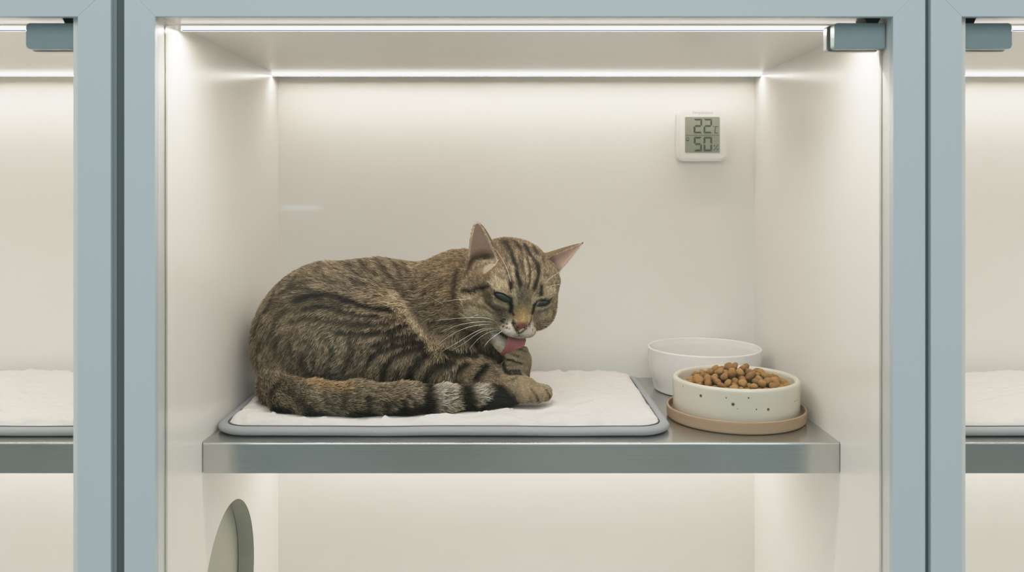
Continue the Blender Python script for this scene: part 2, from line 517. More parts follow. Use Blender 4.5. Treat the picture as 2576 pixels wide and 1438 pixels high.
# ================================================================ bowls
WBX, WBY = 0.2990, 1.3555
pw = [(0, ZS + 0.0004), (0.0690, ZS + 0.0004)] + arc(0.0695, ZS + 0.0054, 0.005, -90, -20, 5) + [(0.0772, ZS + 0.018), (0.0805, ZS + 0.032), (0.0822, ZS + 0.048), (0.0829, ZS + 0.0615)] \
     + arc(0.0811, ZS + 0.0620, 0.0018, 0, 180, 8) + [(0.0785, ZS + 0.050), (0.0765, ZS + 0.030), (0.0720, ZS + 0.014)] + arc(0.064, ZS + 0.012, 0.006, 0, -90, 5) + [(0, ZS + 0.006)]
wb = link('water_bowl', lathe_mesh(pw, WBX, WBY, 128), M['white_ceramic'], None, True, origin=(WBX, WBY, ZS))
tag(wb, 'plain white ceramic bowl filled with water behind the food bowl', 'bowl')
m, nt, b = mat_base('clear_water')
nt.nodes.remove(b)
tr = N(nt, 'ShaderNodeBsdfTransparent'); tr.inputs['Color'].default_value = (0.97, 0.98, 0.98, 1)
gl = N(nt, 'ShaderNodeBsdfGlossy'); gl.inputs['Roughness'].default_value = 0.01
fr = schlick(nt, 0.02)
nzw = N(nt, 'ShaderNodeTexNoise'); nzw.inputs['Scale'].default_value = 30
bpw = N(nt, 'ShaderNodeBump'); bpw.inputs['Distance'].default_value = 0.0003
nt.links.new(nzw.outputs['Fac'], bpw.inputs['Height']); nt.links.new(bpw.outputs[0], gl.inputs['Normal'])
mx = N(nt, 'ShaderNodeMixShader')
nt.links.new(fr.outputs[0], mx.inputs[0]); nt.links.new(tr.outputs[0], mx.inputs[1]); nt.links.new(gl.outputs[0], mx.inputs[2])
nt.links.new(mx.outputs[0], nt.nodes['Material Output'].inputs['Surface'])
wz = ZS + 0.0535
water = link('water', lathe_mesh([(0, wz), (0.0780, wz), (0.0790, wz + 0.0007)], WBX, WBY, 96), m, None, True, origin=(WBX, WBY, wz))
tag(water, 'clear still water near the brim of the white bowl', 'water')

FBX, FBY = 0.3035, 1.1905
ps = [(0, ZS + 0.0004), (0.084, ZS + 0.0004)] + arc(0.0842, ZS + 0.0044, 0.004, -90, 0, 5) + [(0.0888, ZS + 0.0145)] + arc(0.0873, ZS + 0.0150, 0.0015, 0, 180, 6) \
     + [(0.0856, ZS + 0.010)] + [(0.0845, ZS + 0.0068), (0.083, ZS + 0.006), (0, ZS + 0.006)]
sa = link('saucer', lathe_mesh(ps, FBX, FBY, 128), M['clay'], None, True, origin=(FBX, FBY, ZS))
tag(sa, 'tan unglazed clay saucer under the speckled food bowl', 'saucer')
Z0, ZR = ZS + 0.0062, 0.9535
pb = [(0, Z0), (0.074, Z0)] + arc(0.0755, Z0 + 0.005, 0.005, -80, -10, 5) + [(0.0802, Z0 + 0.016), (0.0808, ZR - 0.008)] + arc(0.0768, ZR - 0.0036, 0.0040, 0, 180, 10) \
     + [(0.0722, ZR - 0.012), (0.0705, ZR - 0.020), (0.060, ZR - 0.0225), (0, ZR - 0.0225)]
m, nt, b = mat_base('speckled_cream_glaze')
b.inputs['Roughness'].default_value = 0.22
b.inputs['Coat Weight'].default_value = 0.25
tc = N(nt, 'ShaderNodeTexCoord')
col = None
base_col = (0.62, 0.575, 0.475, 1)
prev = None
nz = N(nt, 'ShaderNodeTexNoise'); nz.inputs['Scale'].default_value = 25
mx0 = N(nt, 'ShaderNodeMix', data_type='RGBA'); mx0.inputs['A'].default_value = (0.59, 0.55, 0.45, 1); mx0.inputs['B'].default_value = (0.66, 0.61, 0.51, 1)
nt.links.new(tc.outputs['Object'], nz.inputs['Vector']); nt.links.new(nz.outputs['Fac'], mx0.inputs['Factor'])
prev = mx0.outputs['Result']
for (sx, sy, rp) in ((1763, 995, 3.4), (1844, 1016.5, 3.6), (1827, 1000, 1.5), (1883, 1000.5, 1.9), (1903, 1029.5, 1.7), (1933, 1029.5, 3.2), (2000, 1009, 1.4), (2005, 1006, 1.2), (1719, 971, 1.3), (1855, 1028, 1.0)):
    # where the sight line meets the bowl's side
    dx, dz = (sx - VX) / F, -(sy - VY) / F
    A_, B_, C_ = dx * dx + 1, -2 * (dx * FBX + FBY), FBX ** 2 + FBY ** 2 - 0.0806 ** 2
    disc = max(B_ * B_ - 4 * A_ * C_, 0)
    t = (-B_ - math.sqrt(disc)) / (2 * A_)
    pt = Vector((dx * t - FBX, t - FBY, CZ + dz * t - Z0))
    vd = N(nt, 'ShaderNodeVectorMath', operation='DISTANCE'); vd.inputs[1].default_value = pt
    nt.links.new(tc.outputs['Object'], vd.inputs[0])
    mr = N(nt, 'ShaderNodeMapRange'); rr = rp / F * FBY * 1.05
    mr.inputs['From Min'].default_value = rr * 0.7; mr.inputs['From Max'].default_value = rr * 1.35
    mr.inputs['To Min'].default_value = 1.0; mr.inputs['To Max'].default_value = 0.0
    nt.links.new(vd.outputs['Value'], mr.inputs['Value'])
    mx = N(nt, 'ShaderNodeMix', data_type='RGBA'); mx.inputs['B'].default_value = (0.085, 0.05, 0.03, 1)
    nt.links.new(mr.outputs[0], mx.inputs['Factor']); nt.links.new(prev, mx.inputs['A'])
    prev = mx.outputs['Result']
nt.links.new(prev, b.inputs['Base Color'])
fb = link('food_bowl', lathe_mesh(pb, FBX, FBY, 128), m, None, True, origin=(FBX, FBY, Z0))
tag(fb, 'cream ceramic bowl with dark speckles heaped with kibble', 'bowl')

# ---- kibble: relaxed sphere packing inside a heap
def kibble_mesh(seed):
    rng = random.Random(seed)
    bm = bmesh.new()
    bmesh.ops.create_icosphere(bm, subdivisions=3, radius=1.0)
    fx, fy, fz = rng.uniform(.95, 1.12), rng.uniform(.85, 1.0), rng.uniform(.62, .78)
    co = np.array([v.co[:] for v in bm.verts])
    nzv = vnoise(co, 1.6, seed) * 0.10 + vnoise(co, 4.0, seed + 9) * 0.04
    for v, q in zip(bm.verts, nzv):
        p = v.co.copy()
        s = 1 + q
        z = p.z
        p.z = math.copysign(abs(z) ** 0.8, z)
        v.co = Vector((p.x * fx, p.y * fy, p.z * fz)) * s * 0.0060
    me = bm_mesh(bm)
    me.shade_smooth()
    me.materials.append(M['kibble_a'] if seed % 2 else M['kibble_b'])
    return me
KM = [kibble_mesh(s) for s in range(1, 7)]
R0 = 0.0053
zf = ZR - 0.0225
def heap(r):
    return ZR - 0.0060 + 0.0370 * np.clip(1 - (r / 0.066), 0, 1) ** 1.1
n_k = 340
P = np.zeros((n_k, 3))
rr = 0.064 * np.sqrt(RNG.random(n_k)); aa = RNG.random(n_k) * 2 * math.pi
P[:, 0], P[:, 1] = rr * np.cos(aa), rr * np.sin(aa)
P[:, 2] = zf + R0 + RNG.random(n_k) * (heap(rr) - zf - 2 * R0)
for it in range(420):
    D = P[:, None, :] - P[None, :, :]
    L_ = np.linalg.norm(D, axis=2) + np.eye(n_k)
    ov = np.clip(2 * R0 - L_, 0, None) * (1 - np.eye(n_k))
    P += 0.3 * (D / L_[..., None] * ov[..., None]).sum(1)
    P[:, 2] -= 0.00003
    r = np.hypot(P[:, 0], P[:, 1])
    lim = 0.0700 - R0
    k = np.where(r > lim, lim / np.maximum(r, 1e-9), 1); P[:, :2] *= k[:, None]
    r = np.minimum(r, lim)
    P[:, 2] = np.clip(P[:, 2], zf + R0 * 0.8, np.maximum(heap(r) - R0 * 0.6, zf + R0))
vis = P[:, 2] > heap(np.hypot(P[:, 0], P[:, 1])) - R0 * 3.6
KP = P[vis]
proto = None
for i, p in enumerate(KP):
    if proto is None:
        o = bpy.data.objects.new('kibble', KM[0])
        tag(o, 'small brown kibble nugget heaped in the speckled cream bowl', 'kibble', 'brown kibble heaped in the food bowl')
        proto = o
    else:
        o = proto.copy()
        o.data = KM[i % 6]
    C.objects.link(o)
    o.location = (FBX + p[0], FBY + p[1], p[2])
    o.rotation_euler = (random.uniform(-.9, .9), random.uniform(-.9, .9), random.uniform(0, 6.28))
    s_ = random.uniform(0.86, 1.08); o.scale = (s_, s_, s_)

# ================================================================ thermometer on the back panel
TY = 1.425
def tx(px): return (px - VX) / F * TY
def tz(py): return CZ - (py - VY) / F * TY
th = empty('thermometer', (tx(1765.5), YB, tz(341)), 'white digital thermometer reading 22 and 50 on the back panel', 'thermometer')
hs = prism('housing', rrect(tx(1703), tz(405), tx(1828), tz(278), 0.0085, 8), TY, YB - 0.0003, M['plastic'], th, 0.0022, 4)
prism('faceplate', rrect(tx(1709), tz(399), tx(1822), tz(283), 0.006, 8), TY - 0.0006, TY + 0.001, M['plastic'], th, 0.0004, 2)
scr = prism('screen', rrect(tx(1723), tz(384), tx(1810.5), tz(294), 0.0016, 5), TY - 0.0010, TY, M['screen'], th)
YD = TY - 0.00125
SEG = {'2': 'abged', '5': 'afgcd', '0': 'abcdef'}
def digit(ch, x0, y0, x1, y1, t):
    """seven segment digit in pixel corners, t = stroke"""
    ym = (y0 + y1) / 2
    g = 0.6
    quads = {'a': [(x0 + g, y0), (x1 - g, y0), (x1 - t - .3, y0 + t), (x0 + t + .3, y0 + t)],
             'd': [(x0 + t + .3, y1 - t), (x1 - t - .3, y1 - t), (x1 - g, y1), (x0 + g, y1)],
             'g': [(x0 + t * .6, ym), (x0 + t, ym - t / 2), (x1 - t, ym - t / 2), (x1 - t * .6, ym), (x1 - t, ym + t / 2), (x0 + t, ym + t / 2)],
             'f': [(x0, y0 + g), (x0 + t, y0 + t + .3), (x0 + t, ym - t * .6), (x0, ym - .4)],
             'e': [(x0, ym + .4), (x0 + t, ym + t * .6), (x0 + t, y1 - t - .3), (x0, y1 - g)],
             'b': [(x1, y0 + g), (x1, ym - .4), (x1 - t, ym - t * .6), (x1 - t, y0 + t + .3)],
             'c': [(x1, ym + .4), (x1, y1 - g), (x1 - t, y1 - t - .3), (x1 - t, ym + t * .6)]}
    bm = bmesh.new()
    for s in SEG[ch]:
        prism_bm(bm, [(tx(a), tz(b)) for a, b in quads[s]][::-1], YD, YD + 0.0003)
    link('digit', bm_mesh(bm), M['digit'], scr)
digit('2', 1744.5, 298.5, 1766, 335.5, 4.6)
digit('2', 1769.5, 298.5, 1791, 335.5, 4.6)
digit('5', 1745.0, 344, 1765.5, 380.5, 4.8)
digit('0', 1769.5, 344, 1791, 380.5, 4.8)
def marks(name, polys, mat, parent):
    bm = bmesh.new()
    for pl in polys:
        prism_bm(bm, [(tx(a), tz(b)) for a, b in pl], YD, YD + 0.0003)
    link(name, bm_mesh(bm), mat, parent)
def bar(x0, y0, x1, y1, w):
    dx, dy = x1 - x0, y1 - y0
    l = math.hypot(dx, dy); nx_, ny_ = -dy / l * w / 2, dx / l * w / 2
    return [(x0 + nx_, y0 + ny_), (x1 + nx_, y1 + ny_), (x1 - nx_, y1 - ny_), (x0 - nx_, y0 - ny_)]
def dot(x, y, r):
    return [(x + r * math.cos(a * math.pi / 4), y + r * math.sin(a * math.pi / 4)) for a in range(8)]
marks('degree_symbol', [dot(1794.5, 318, 1.4), bar(1797, 318.5, 1806, 318.5, 2.2), bar(1799.2, 318.5, 1797.8, 334.5, 2.4), bar(1797, 334.6, 1805.5, 334.6, 2.2)], M['digit'], scr)
marks('percent_symbol', [bar(1806, 363.5, 1795.5, 378.5, 1.8), dot(1797, 366, 1.9), dot(1804.6, 375.5, 1.9)], M['digit'], scr)
marks('divider_line', [bar(1725, 340, 1808, 340, 1.2)], M['digit'], scr)
ring = []
for k in range(10):
    a0, a1 = k * math.pi / 5, (k + 1) * math.pi / 5
    ring.append(bar(1729.5 + 3.2 * math.cos(a0), 350.5 + 4.4 * math.sin(a0), 1729.5 + 3.2 * math.cos(a1), 350.5 + 4.4 * math.sin(a1), 1.3))
ring += [bar(1726.8, 353.2, 1732.2, 353.2, 2.0), dot(1729.5, 346.3, 1.3)]
marks('face_icon', ring, M['digit'], scr)
cu = bpy.data.curves.new('lettering', 'FONT')
cu.body = 'Temperature'
cu.size = 0.0062; cu.align_x = 'CENTER'; cu.extrude = 0.0001
to = bpy.data.objects.new('lettering_curve', cu)
C.objects.link(to)
bpy.context.view_layer.update()
me = bpy.data.meshes.new_from_object(to.evaluated_get(bpy.context.evaluated_depsgraph_get()))
bpy.data.objects.remove(to)
me.transform(Matrix.Translation((tx(1767), TY - 0.0008, tz(286.3))) @ Matrix.Rotation(math.pi / 2, 4, 'X'))
me.materials.clear()
link('lettering', me, M['print'], hs)
# ================================================================ the cat
# The body is one surface: tapered limbs and ellipsoids blended as a distance field, then meshed.
PR = []          # primitives: dict(kind, ..., k blend, flow, fur)
def px_r(r, Y): return r / F * Y

def cone(a, b, k=0.02, fur='body', flow=None):
    """a, b = (px, py, Y, radius px) -> tapered limb section"""
    A, B = W(*a[:3]), W(*b[:3])
    PR.append(dict(t='cone', A=A, B=B, ra=px_r(a[3], a[2]), rb=px_r(b[3], b[2]), k=k, fur=fur, flow=(B - A) if flow is None else np.array(flow, float)))

def chain(pts, k=0.01, fur='body', k0=None):
    for i, (a, b) in enumerate(zip(pts, pts[1:])):
        cone(a, b, k0 if (i == 0 and k0 is not None) else k, fur)

def ell(c, rad, axes=None, k=0.02, fur='body', flow=(1, 0, 0)):
    """world centre, radii, rows of axes = local frame"""
    PR.append(dict(t='ell', c=np.array(c, float), r=np.array(rad, float), ax=np.eye(3) if axes is None else np.array(axes, float), k=k, fur=fur, flow=np.array(flow, float)))

def rotY(deg):     # frame turned in the picture plane (positive = clockwise as seen by the camera)
    a = math.radians(deg)
    return np.array([[math.cos(a), 0, -math.sin(a)], [0, 1, 0], [math.sin(a), 0, math.cos(a)]])

def smin(a, b, k):
    h = np.clip(k - np.abs(a - b), 0, None) / k
    return np.minimum(a, b) - h * h * k * 0.25

# head frame
psi, th_, ph = math.radians(20), math.radians(30), math.radians(9)
hf = np.array([math.sin(psi) * math.cos(th_), -math.cos(psi) * math.cos(th_), -math.sin(th_)])
hu = np.array([0, 0, 1.0]) - hf[2] * hf; hu /= np.linalg.norm(hu)
hr = np.cross(hu, hf) * -1
hr = np.array([math.cos(psi), math.sin(psi), 0.0])
r2 = math.cos(ph) * hr - math.sin(ph) * hu
u2 = math.cos(ph) * hu + math.sin(ph) * hr
hr, hu = r2, u2
HS = 0.0620
HC = W(1284, 727, 1.205)
HAX = np.stack([hr, hf, hu])
def HL(x, y, z): return HC + HS * (x * hr + y * hf + z * hu)
def hell(c, rad, k=0.012, fur='head', rot=None):
    ax = HAX if rot is None else rot @ HAX
    ell(HL(*c), np.array(rad) * HS, ax, k, fur, hf * -1)
def hcone(a, ra, b, rb, k=0.012, fur='head'):
    PR.append(dict(t='cone', A=HL(*a), B=HL(*b), ra=ra * HS, rb=rb * HS, k=k, fur=fur, flow=-hf))

B_ = 'body'
# trunk: rump, belly, ribs, shoulders, neck
ell(W(797, 858, 1.262), (0.0865, 0.078, 0.0830), rotY(0), 0.03, B_, (-.5, 0, -.9))
cone((835, 808, 1.265, 145), (960, 804, 1.275, 136), 0.03, B_, (-1, 0, .15))
cone((960, 802, 1.275, 134), (1085, 800, 1.275, 112), 0.03, B_, (-1, 0, .1))
cone((1085, 790, 1.275, 110), (1165, 758, 1.262, 104), 0.03, B_, (-1, 0, -.15))
cone((1165, 745, 1.255, 108), (1255, 730, 1.225, 100), 0.03, 'neck', (-1, .1, -.4))
ell(W(1158, 850, 1.262), (0.052, 0.055, 0.058), rotY(-20), 0.03, 'chest', (.2, 0, -1))
ell(W(1190, 830, 1.250), (0.045, 0.045, 0.055), rotY(-10), 0.03, 'chest', (.3, 0, -1))
# belly fill to the mat
cone((800, 930, 1.27, 90), (1080, 930, 1.28, 85), 0.03, B_, (-1, 0, 0))
# near thigh folded against the side, its knee to the right
cone((825, 850, 1.232, 128), (960, 878, 1.214, 110), 0.020, 'thigh', (-.6, 0, -.8))
cone((960, 872, 1.216, 112), (1078, 920, 1.203, 68), 0.016, 'thigh', (-.35, 0, -.9))
cone((1090, 925, 1.203, 60), (1050, 985, 1.196, 40), 0.014, 'thigh', (-.2, 0, -1))
cone((1040, 990, 1.195, 30), (1165, 990, 1.195, 24), 0.012, 'leg', (1, 0, 0))
# far thigh
cone((840, 870, 1.315, 105), (1040, 915, 1.325, 65), 0.03, B_, (-.6, 0, -.8))
# tail curling from the rump along the front
chain([(735, 930, 1.232, 48), (704, 970, 1.200, 46), (730, 1000, 1.166, 43), (790, 1004, 1.147, 39), (900, 1004, 1.139, 37), (1020, 1003, 1.143, 33)], 0.012, 'tail', 0.03)
chain([(1020, 1003, 1.143, 33), (1120, 1003, 1.153, 27.5), (1210, 1000, 1.165, 22.5), (1282, 996, 1.176, 18)], 0.012, 'tail')
# near foreleg stretched out on the mat
chain([(1118, 850, 1.245, 62), (1128, 925, 1.222, 50), (1200, 943, 1.206, 39), (1275, 966, 1.190, 31)], 0.016, 'leg')
PAW = (1318, 984, 1.180)
cone((1275, 966, 1.190, 31), (1322, 980, 1.180, 32), 0.012, 'paw')
for (x, y, Y, r) in ((1318, 993, 1.1660, 21), (1350, 994, 1.1690, 20.5), (1370, 990, 1.1790, 19), (1372, 984, 1.1900, 17)):
    cone((1312, 978, 1.184, 22), (x, y, Y, r), 0.0035, 'paw', (1, 0, -.3))
# far foreleg raised, its curled paw under the mouth
chain([(1200, 860, 1.270, 55), (1240, 950, 1.260, 40), (1293, 948, 1.212, 30), (1299, 922, 1.204, 29)], 0.014, 'leg')
ell(W(1306, 906, 1.206), (0.0160, 0.0155, 0.0178), rotY(10), 0.008, 'paw', (-.4, -.5, .6))
for (x, y, Y, r) in ((1294, 879, 1.1915, 10.5), (1286, 893, 1.1880, 11.5), (1283, 909, 1.1875, 11.5), (1287, 926, 1.1900, 13.5)):
    cone((1318, y + 3, 1.1935, 12), (x, y, Y, r), 0.0014, 'paw', (-1, -.3, 0))
# head
hell((.04, -.18, .17), (.97, .98, .795), .02)
hell((-.04, .10, .40), (.66, .70, .45), .02)
hell((-.62, .10, .34), (.30, .26, .24), .016)
hell((.66, .10, .42), (.24, .24, .20), .016)
for s in (-1, 1):
    hell((s * .56 + .05, .12, -.30), (.47, .55, .47), .02, 'cheek')
    hell((s * .37, .58, .33), (.30, .26, .20), .014)            # brow over the eye
    hell((s * .46, .55, -.12), (.30, .26, .20), .014, 'face')   # cheek bone
    hell((s * .185, .885, -.345), (.215, .225, .135), .008, 'muzzle')
hcone((0, .52, .22), .34, (0, .96, -.20), .185, .014, 'face')
hcone((0, .92, -.18), .17, (0, 1.03, -.29), .115, .008, 'face')
hell((0, .22, -.52), (.42, .42, .30), .02, 'muzzle')
hell((-.04, .38, -.78), (.26, .36, .22), .012, 'muzzle')
hell((-.09, .68, -.93), (.190, .27, .140), .012, 'muzzle')       # dropped lower jaw

EARS = [((-.73, -.02, .44), (-1.185, -.20, 1.40), (-.30, -.93, -.20), .41, .30), ((.74, -.06, .60), (1.50, -.38, 1.14), (.42, -.72, -.55), .37, .10)]

def ear_frame(e):
    b, t = HL(*e[0]), HL(*e[1])
    ax = t - b; L = np.linalg.norm(ax); ax /= L
    fc = np.array(e[2], float); fc -= fc.dot(ax) * ax; fc /= np.linalg.norm(fc)
    return b, L, ax, fc, np.cross(ax, fc)

def ear_coords(P, e):
    b, L, ax, fc, sd = ear_frame(e)
    q = P - b
    t = (q @ ax) / L
    c = q @ fc
    a = q @ sd
    tt = np.clip(t, -0.25, 1.0)
    rad = e[3] * HS * ((1 - tt) * (1 - e[4]) + e[4]) * np.sqrt(np.clip(1 - np.clip(tt, 0, 1) ** 8, 0, 1))
    return t, c, a, rad, L

def ear_sdf(P, e):
    t, c, a, rad, L = ear_coords(P, e)
    rad = np.maximum(rad, 0.0022)
    dep = 0.85
    cc = c / dep
    rho = np.hypot(a, cc)
    out = (rho - rad) * 0.9
    inn = (rho - (rad - 0.0034)) * 0.9
    shell = np.maximum(out, -inn)
    front = (c - 0.10 * rad)
    d = np.maximum(shell, front)
    d = np.maximum(d, (t - 1.0) * L)
    d = np.maximum(d, (-0.22 - t) * L)
    return d

def prim_sdf(p, P):
    if p['t'] == 'cone':
        ab = p['B'] - p['A']
        q = P - p['A'].astype(P.dtype)
        t = np.clip((q @ ab.astype(P.dtype)) / float(ab @ ab), 0, 1)
        d = q - t[..., None] * ab.astype(P.dtype)
        return np.sqrt((d * d).sum(-1)) - (p['ra'] + t * (p['rb'] - p['ra']))
    q = (P - p['c'].astype(P.dtype)) @ p['ax'].T.astype(P.dtype)
    k0 = np.sqrt(((q / p['r'].astype(P.dtype)) ** 2).sum(-1))
    k1 = np.sqrt(((q / (p['r'] ** 2).astype(P.dtype)) ** 2).sum(-1))
    return k0 * (k0 - 1) / np.maximum(k1, 1e-6)

ZM = ZS + 0.0170        # where the cat meets the mat
HGRID = 0.0016
lo = np.array([-0.365, 1.095, ZM - 0.006]); hi = np.array([0.125, 1.385, 1.168])
dims = np.ceil((hi - lo) / HGRID).astype(int) + 1
vol = np.full(dims, 0.5, np.float32)
def region(c0, c1):
    i0 = np.clip(np.floor((c0 - lo) / HGRID).astype(int), 0, dims - 1); i1 = np.clip(np.ceil((c1 - lo) / HGRID).astype(int) + 1, 1, dims)
    sl = tuple(slice(a, b) for a, b in zip(i0, i1))
    g = np.stack(np.meshgrid(*[(lo[k] + HGRID * np.arange(i0[k], i1[k])) for k in range(3)], indexing='ij'), -1).astype(np.float32)
    return sl, g
for p in PR:
    if p['t'] == 'cone':
        r = np.array([max(p['ra'], p['rb'])] * 3); c0, c1 = np.minimum(p['A'], p['B']) - r, np.maximum(p['A'], p['B']) + r
    else:
        ext = np.sqrt(((p['ax'] * p['r'][:, None]) ** 2).sum(0)); c0, c1 = p['c'] - ext, p['c'] + ext
    mar = p['k'] + 0.008
    sl, g = region(c0 - mar, c1 + mar)
    vol[sl] = smin(vol[sl], prim_sdf(p, g), p['k'])
for e in EARS:
    b, L, ax, fc, sd = ear_frame(e)
    m_ = 0.04
    sl, g = region(np.minimum(b, b + ax * L) - m_, np.maximum(b, b + ax * L) + m_)
    # hollow the ear root, then add the shell
    t, c, a, rad, L = ear_coords(g, e)
    rho = np.hypot(a, (c) / .85)
    scoop = np.maximum(np.maximum((rho - (rad - 0.0034)) * .9, (0.10 - t) * L), c * -1 - rad * 2)
    v = np.maximum(vol[sl], -np.maximum(scoop, (c - 0.3 * rad)))
    vol[sl] = smin(v, ear_sdf(g, e).astype(np.float32), 0.0035)
# open mouth between the upper lip and the dropped jaw
c_ = HL(-.10, .80, -.685)
sl, g = region(c_ - 0.03, c_ + 0.03)
pm = dict(t='ell', c=c_, r=np.array([.25, .32, .075]) * HS, ax=HAX)
vol[sl] = np.maximum(vol[sl], -prim_sdf(pm, g))
# the mat flattens whatever lies on it
sl, g = region(lo, hi * [1, 1, 0] + [0, 0, ZM + 0.02])
vol[sl] = -smin(-vol[sl], -(ZM - g[..., 2]), 0.004)
vol[[0, -1], :, :] = 0.5; vol[:, [0, -1], :] = 0.5; vol[:, :, [0, -1]] = 0.5

def surface_nets(v, lo, h):
    s = v < 0
    n = v.shape
    cnt = np.zeros(tuple(k - 1 for k in n), np.int8)
    for dx in (0, 1):
        for dy in (0, 1):
            for dz in (0, 1):
                cnt += s[dx:n[0] - 1 + dx, dy:n[1] - 1 + dy, dz:n[2] - 1 + dz]
    cells = np.argwhere((cnt > 0) & (cnt < 8))
    idx = np.full(cnt.shape, -1, np.int32)
    idx[tuple(cells.T)] = np.arange(len(cells))
    acc = np.zeros((len(cells), 3)); num = np.zeros(len(cells))
    cor = [(0, 0, 0), (1, 0, 0), (0, 1, 0), (1, 1, 0), (0, 0, 1), (1, 0, 1), (0, 1, 1), (1, 1, 1)]
    for a in range(8):
        for b in range(a + 1, 8):
            if bin(a ^ b).count('1') != 1: continue
            ca, cb = np.array(cor[a]), np.array(cor[b])
            va = v[tuple((cells + ca).T)]; vb = v[tuple((cells + cb).T)]
            m = (va < 0) != (vb < 0)
            t = va[m] / (va[m] - vb[m])
            acc[m] += ca + t[:, None] * (cb - ca); num[m] += 1
    verts = lo + h * (cells + acc / num[:, None])
    quads = []
    for ax in range(3):
        o = [k for k in range(3) if k != ax]
        sl0 = [slice(None)] * 3; sl1 = [slice(None)] * 3
        sl0[ax] = slice(0, -1); sl1[ax] = slice(1, None)
        d = s[tuple(sl0)] != s[tuple(sl1)]
        ij = np.argwhere(d)
        ij = ij[(ij[:, o[0]] > 0) & (ij[:, o[1]] > 0) & (ij[:, o[0]] < n[o[0]] - 1) & (ij[:, o[1]] < n[o[1]] - 1)]
        e0 = np.zeros(3, int); e0[o[0]] = 1
        e1 = np.zeros(3, int); e1[o[1]] = 1
        q = np.stack([idx[tuple((ij - e0 - e1).T)], idx[tuple((ij - e1).T)], idx[tuple(ij.T)], idx[tuple((ij - e0).T)]], 1)
        flip = s[tuple(ij.T)]
        if ax == 1: flip = ~flip
        q[~flip] = q[~flip][:, ::-1]
        quads.append(q)
    return verts, np.vstack(quads)

CV, CQ = surface_nets(vol, lo, HGRID)
# keep the one big piece
par = np.arange(len(CV))
lab = par.copy()
for _ in range(4000):
    new = lab.copy()
    mq = lab[CQ].min(1)
    for k in range(4):
        np.minimum.at(new, CQ[:, k], mq)
    new = new[new]
    if (new == lab).all(): break
    lab = new
main = np.bincount(lab).argmax()
keep = lab == main
remap = np.cumsum(keep) - 1
CQ = remap[CQ[keep[CQ].all(1)]]
CV = CV[keep]
# two light smoothing passes
for lam in (0.5, 0.4):
    acc = np.zeros_like(CV); num = np.zeros(len(CV))
    for a, b in ((0, 1), (1, 2), (2, 3), (3, 0)):
        np.add.at(acc, CQ[:, a], CV[CQ[:, b]]); np.add.at(num, CQ[:, a], 1)
        np.add.at(acc, CQ[:, b], CV[CQ[:, a]]); np.add.at(num, CQ[:, b], 1)
    CV = CV + lam * (acc / num[:, None] - CV)
tri = np.vstack([CQ[:, [0, 1, 2]], CQ[:, [0, 2, 3]]])
def vnormals(V, T):
    fn = np.cross(V[T[:, 1]] - V[T[:, 0]], V[T[:, 2]] - V[T[:, 0]])
    n_ = np.zeros_like(V)
    for k in range(3): np.add.at(n_, T[:, k], fn)
    return n_ / np.maximum(np.linalg.norm(n_, axis=1, keepdims=True), 1e-12), np.linalg.norm(fn, axis=1) / 2
CN, TA = vnormals(CV, tri)
if ((CV - CV.mean(0)) * CN).sum(1).mean() < 0:
    CQ = CQ[:, ::-1]; tri = tri[:, ::-1]; CN = -CN
BVH = BVHTree.FromPolygons([tuple(v) for v in CV], [tuple(int(i) for i in f) for f in CQ])
EYE = Vector((0, 0, CZ))
def hit(px, py):
    d = Vector(W(px, py, 1.0)) - EYE
    p = BVH.ray_cast(EYE, d.normalized())[0]
    return None if p is None else np.array(p)

# ---------------------------------------------------------------- coat
def strokes(x0, y0, s, rows):
    """rows: (points, width, strength, colour); points in a cut-out of the photo at x0, y0 with scale s"""
    out = []
    for pts, wd, st, col in rows:
        pp = [(x0 + a * s, y0 + b * s) for a, b in pts]
        S3 = []
        for a, b in zip(pp, pp[1:] if len(pp) > 1 else pp):
            m = max(1, int(math.dist(a, b) / 4))
            for q in range(m + 1):
                h = hit(a[0] + (b[0] - a[0]) * q / m, a[1] + (b[1] - a[1]) * q / m)
                if h is not None: S3.append(h)
        if S3:
            out.append((np.array(S3), wd * s / F * 1.19 / 2 * (1.3 if s > .365 else 1.22 if s > .3 else 1.0), st, col))
    return out

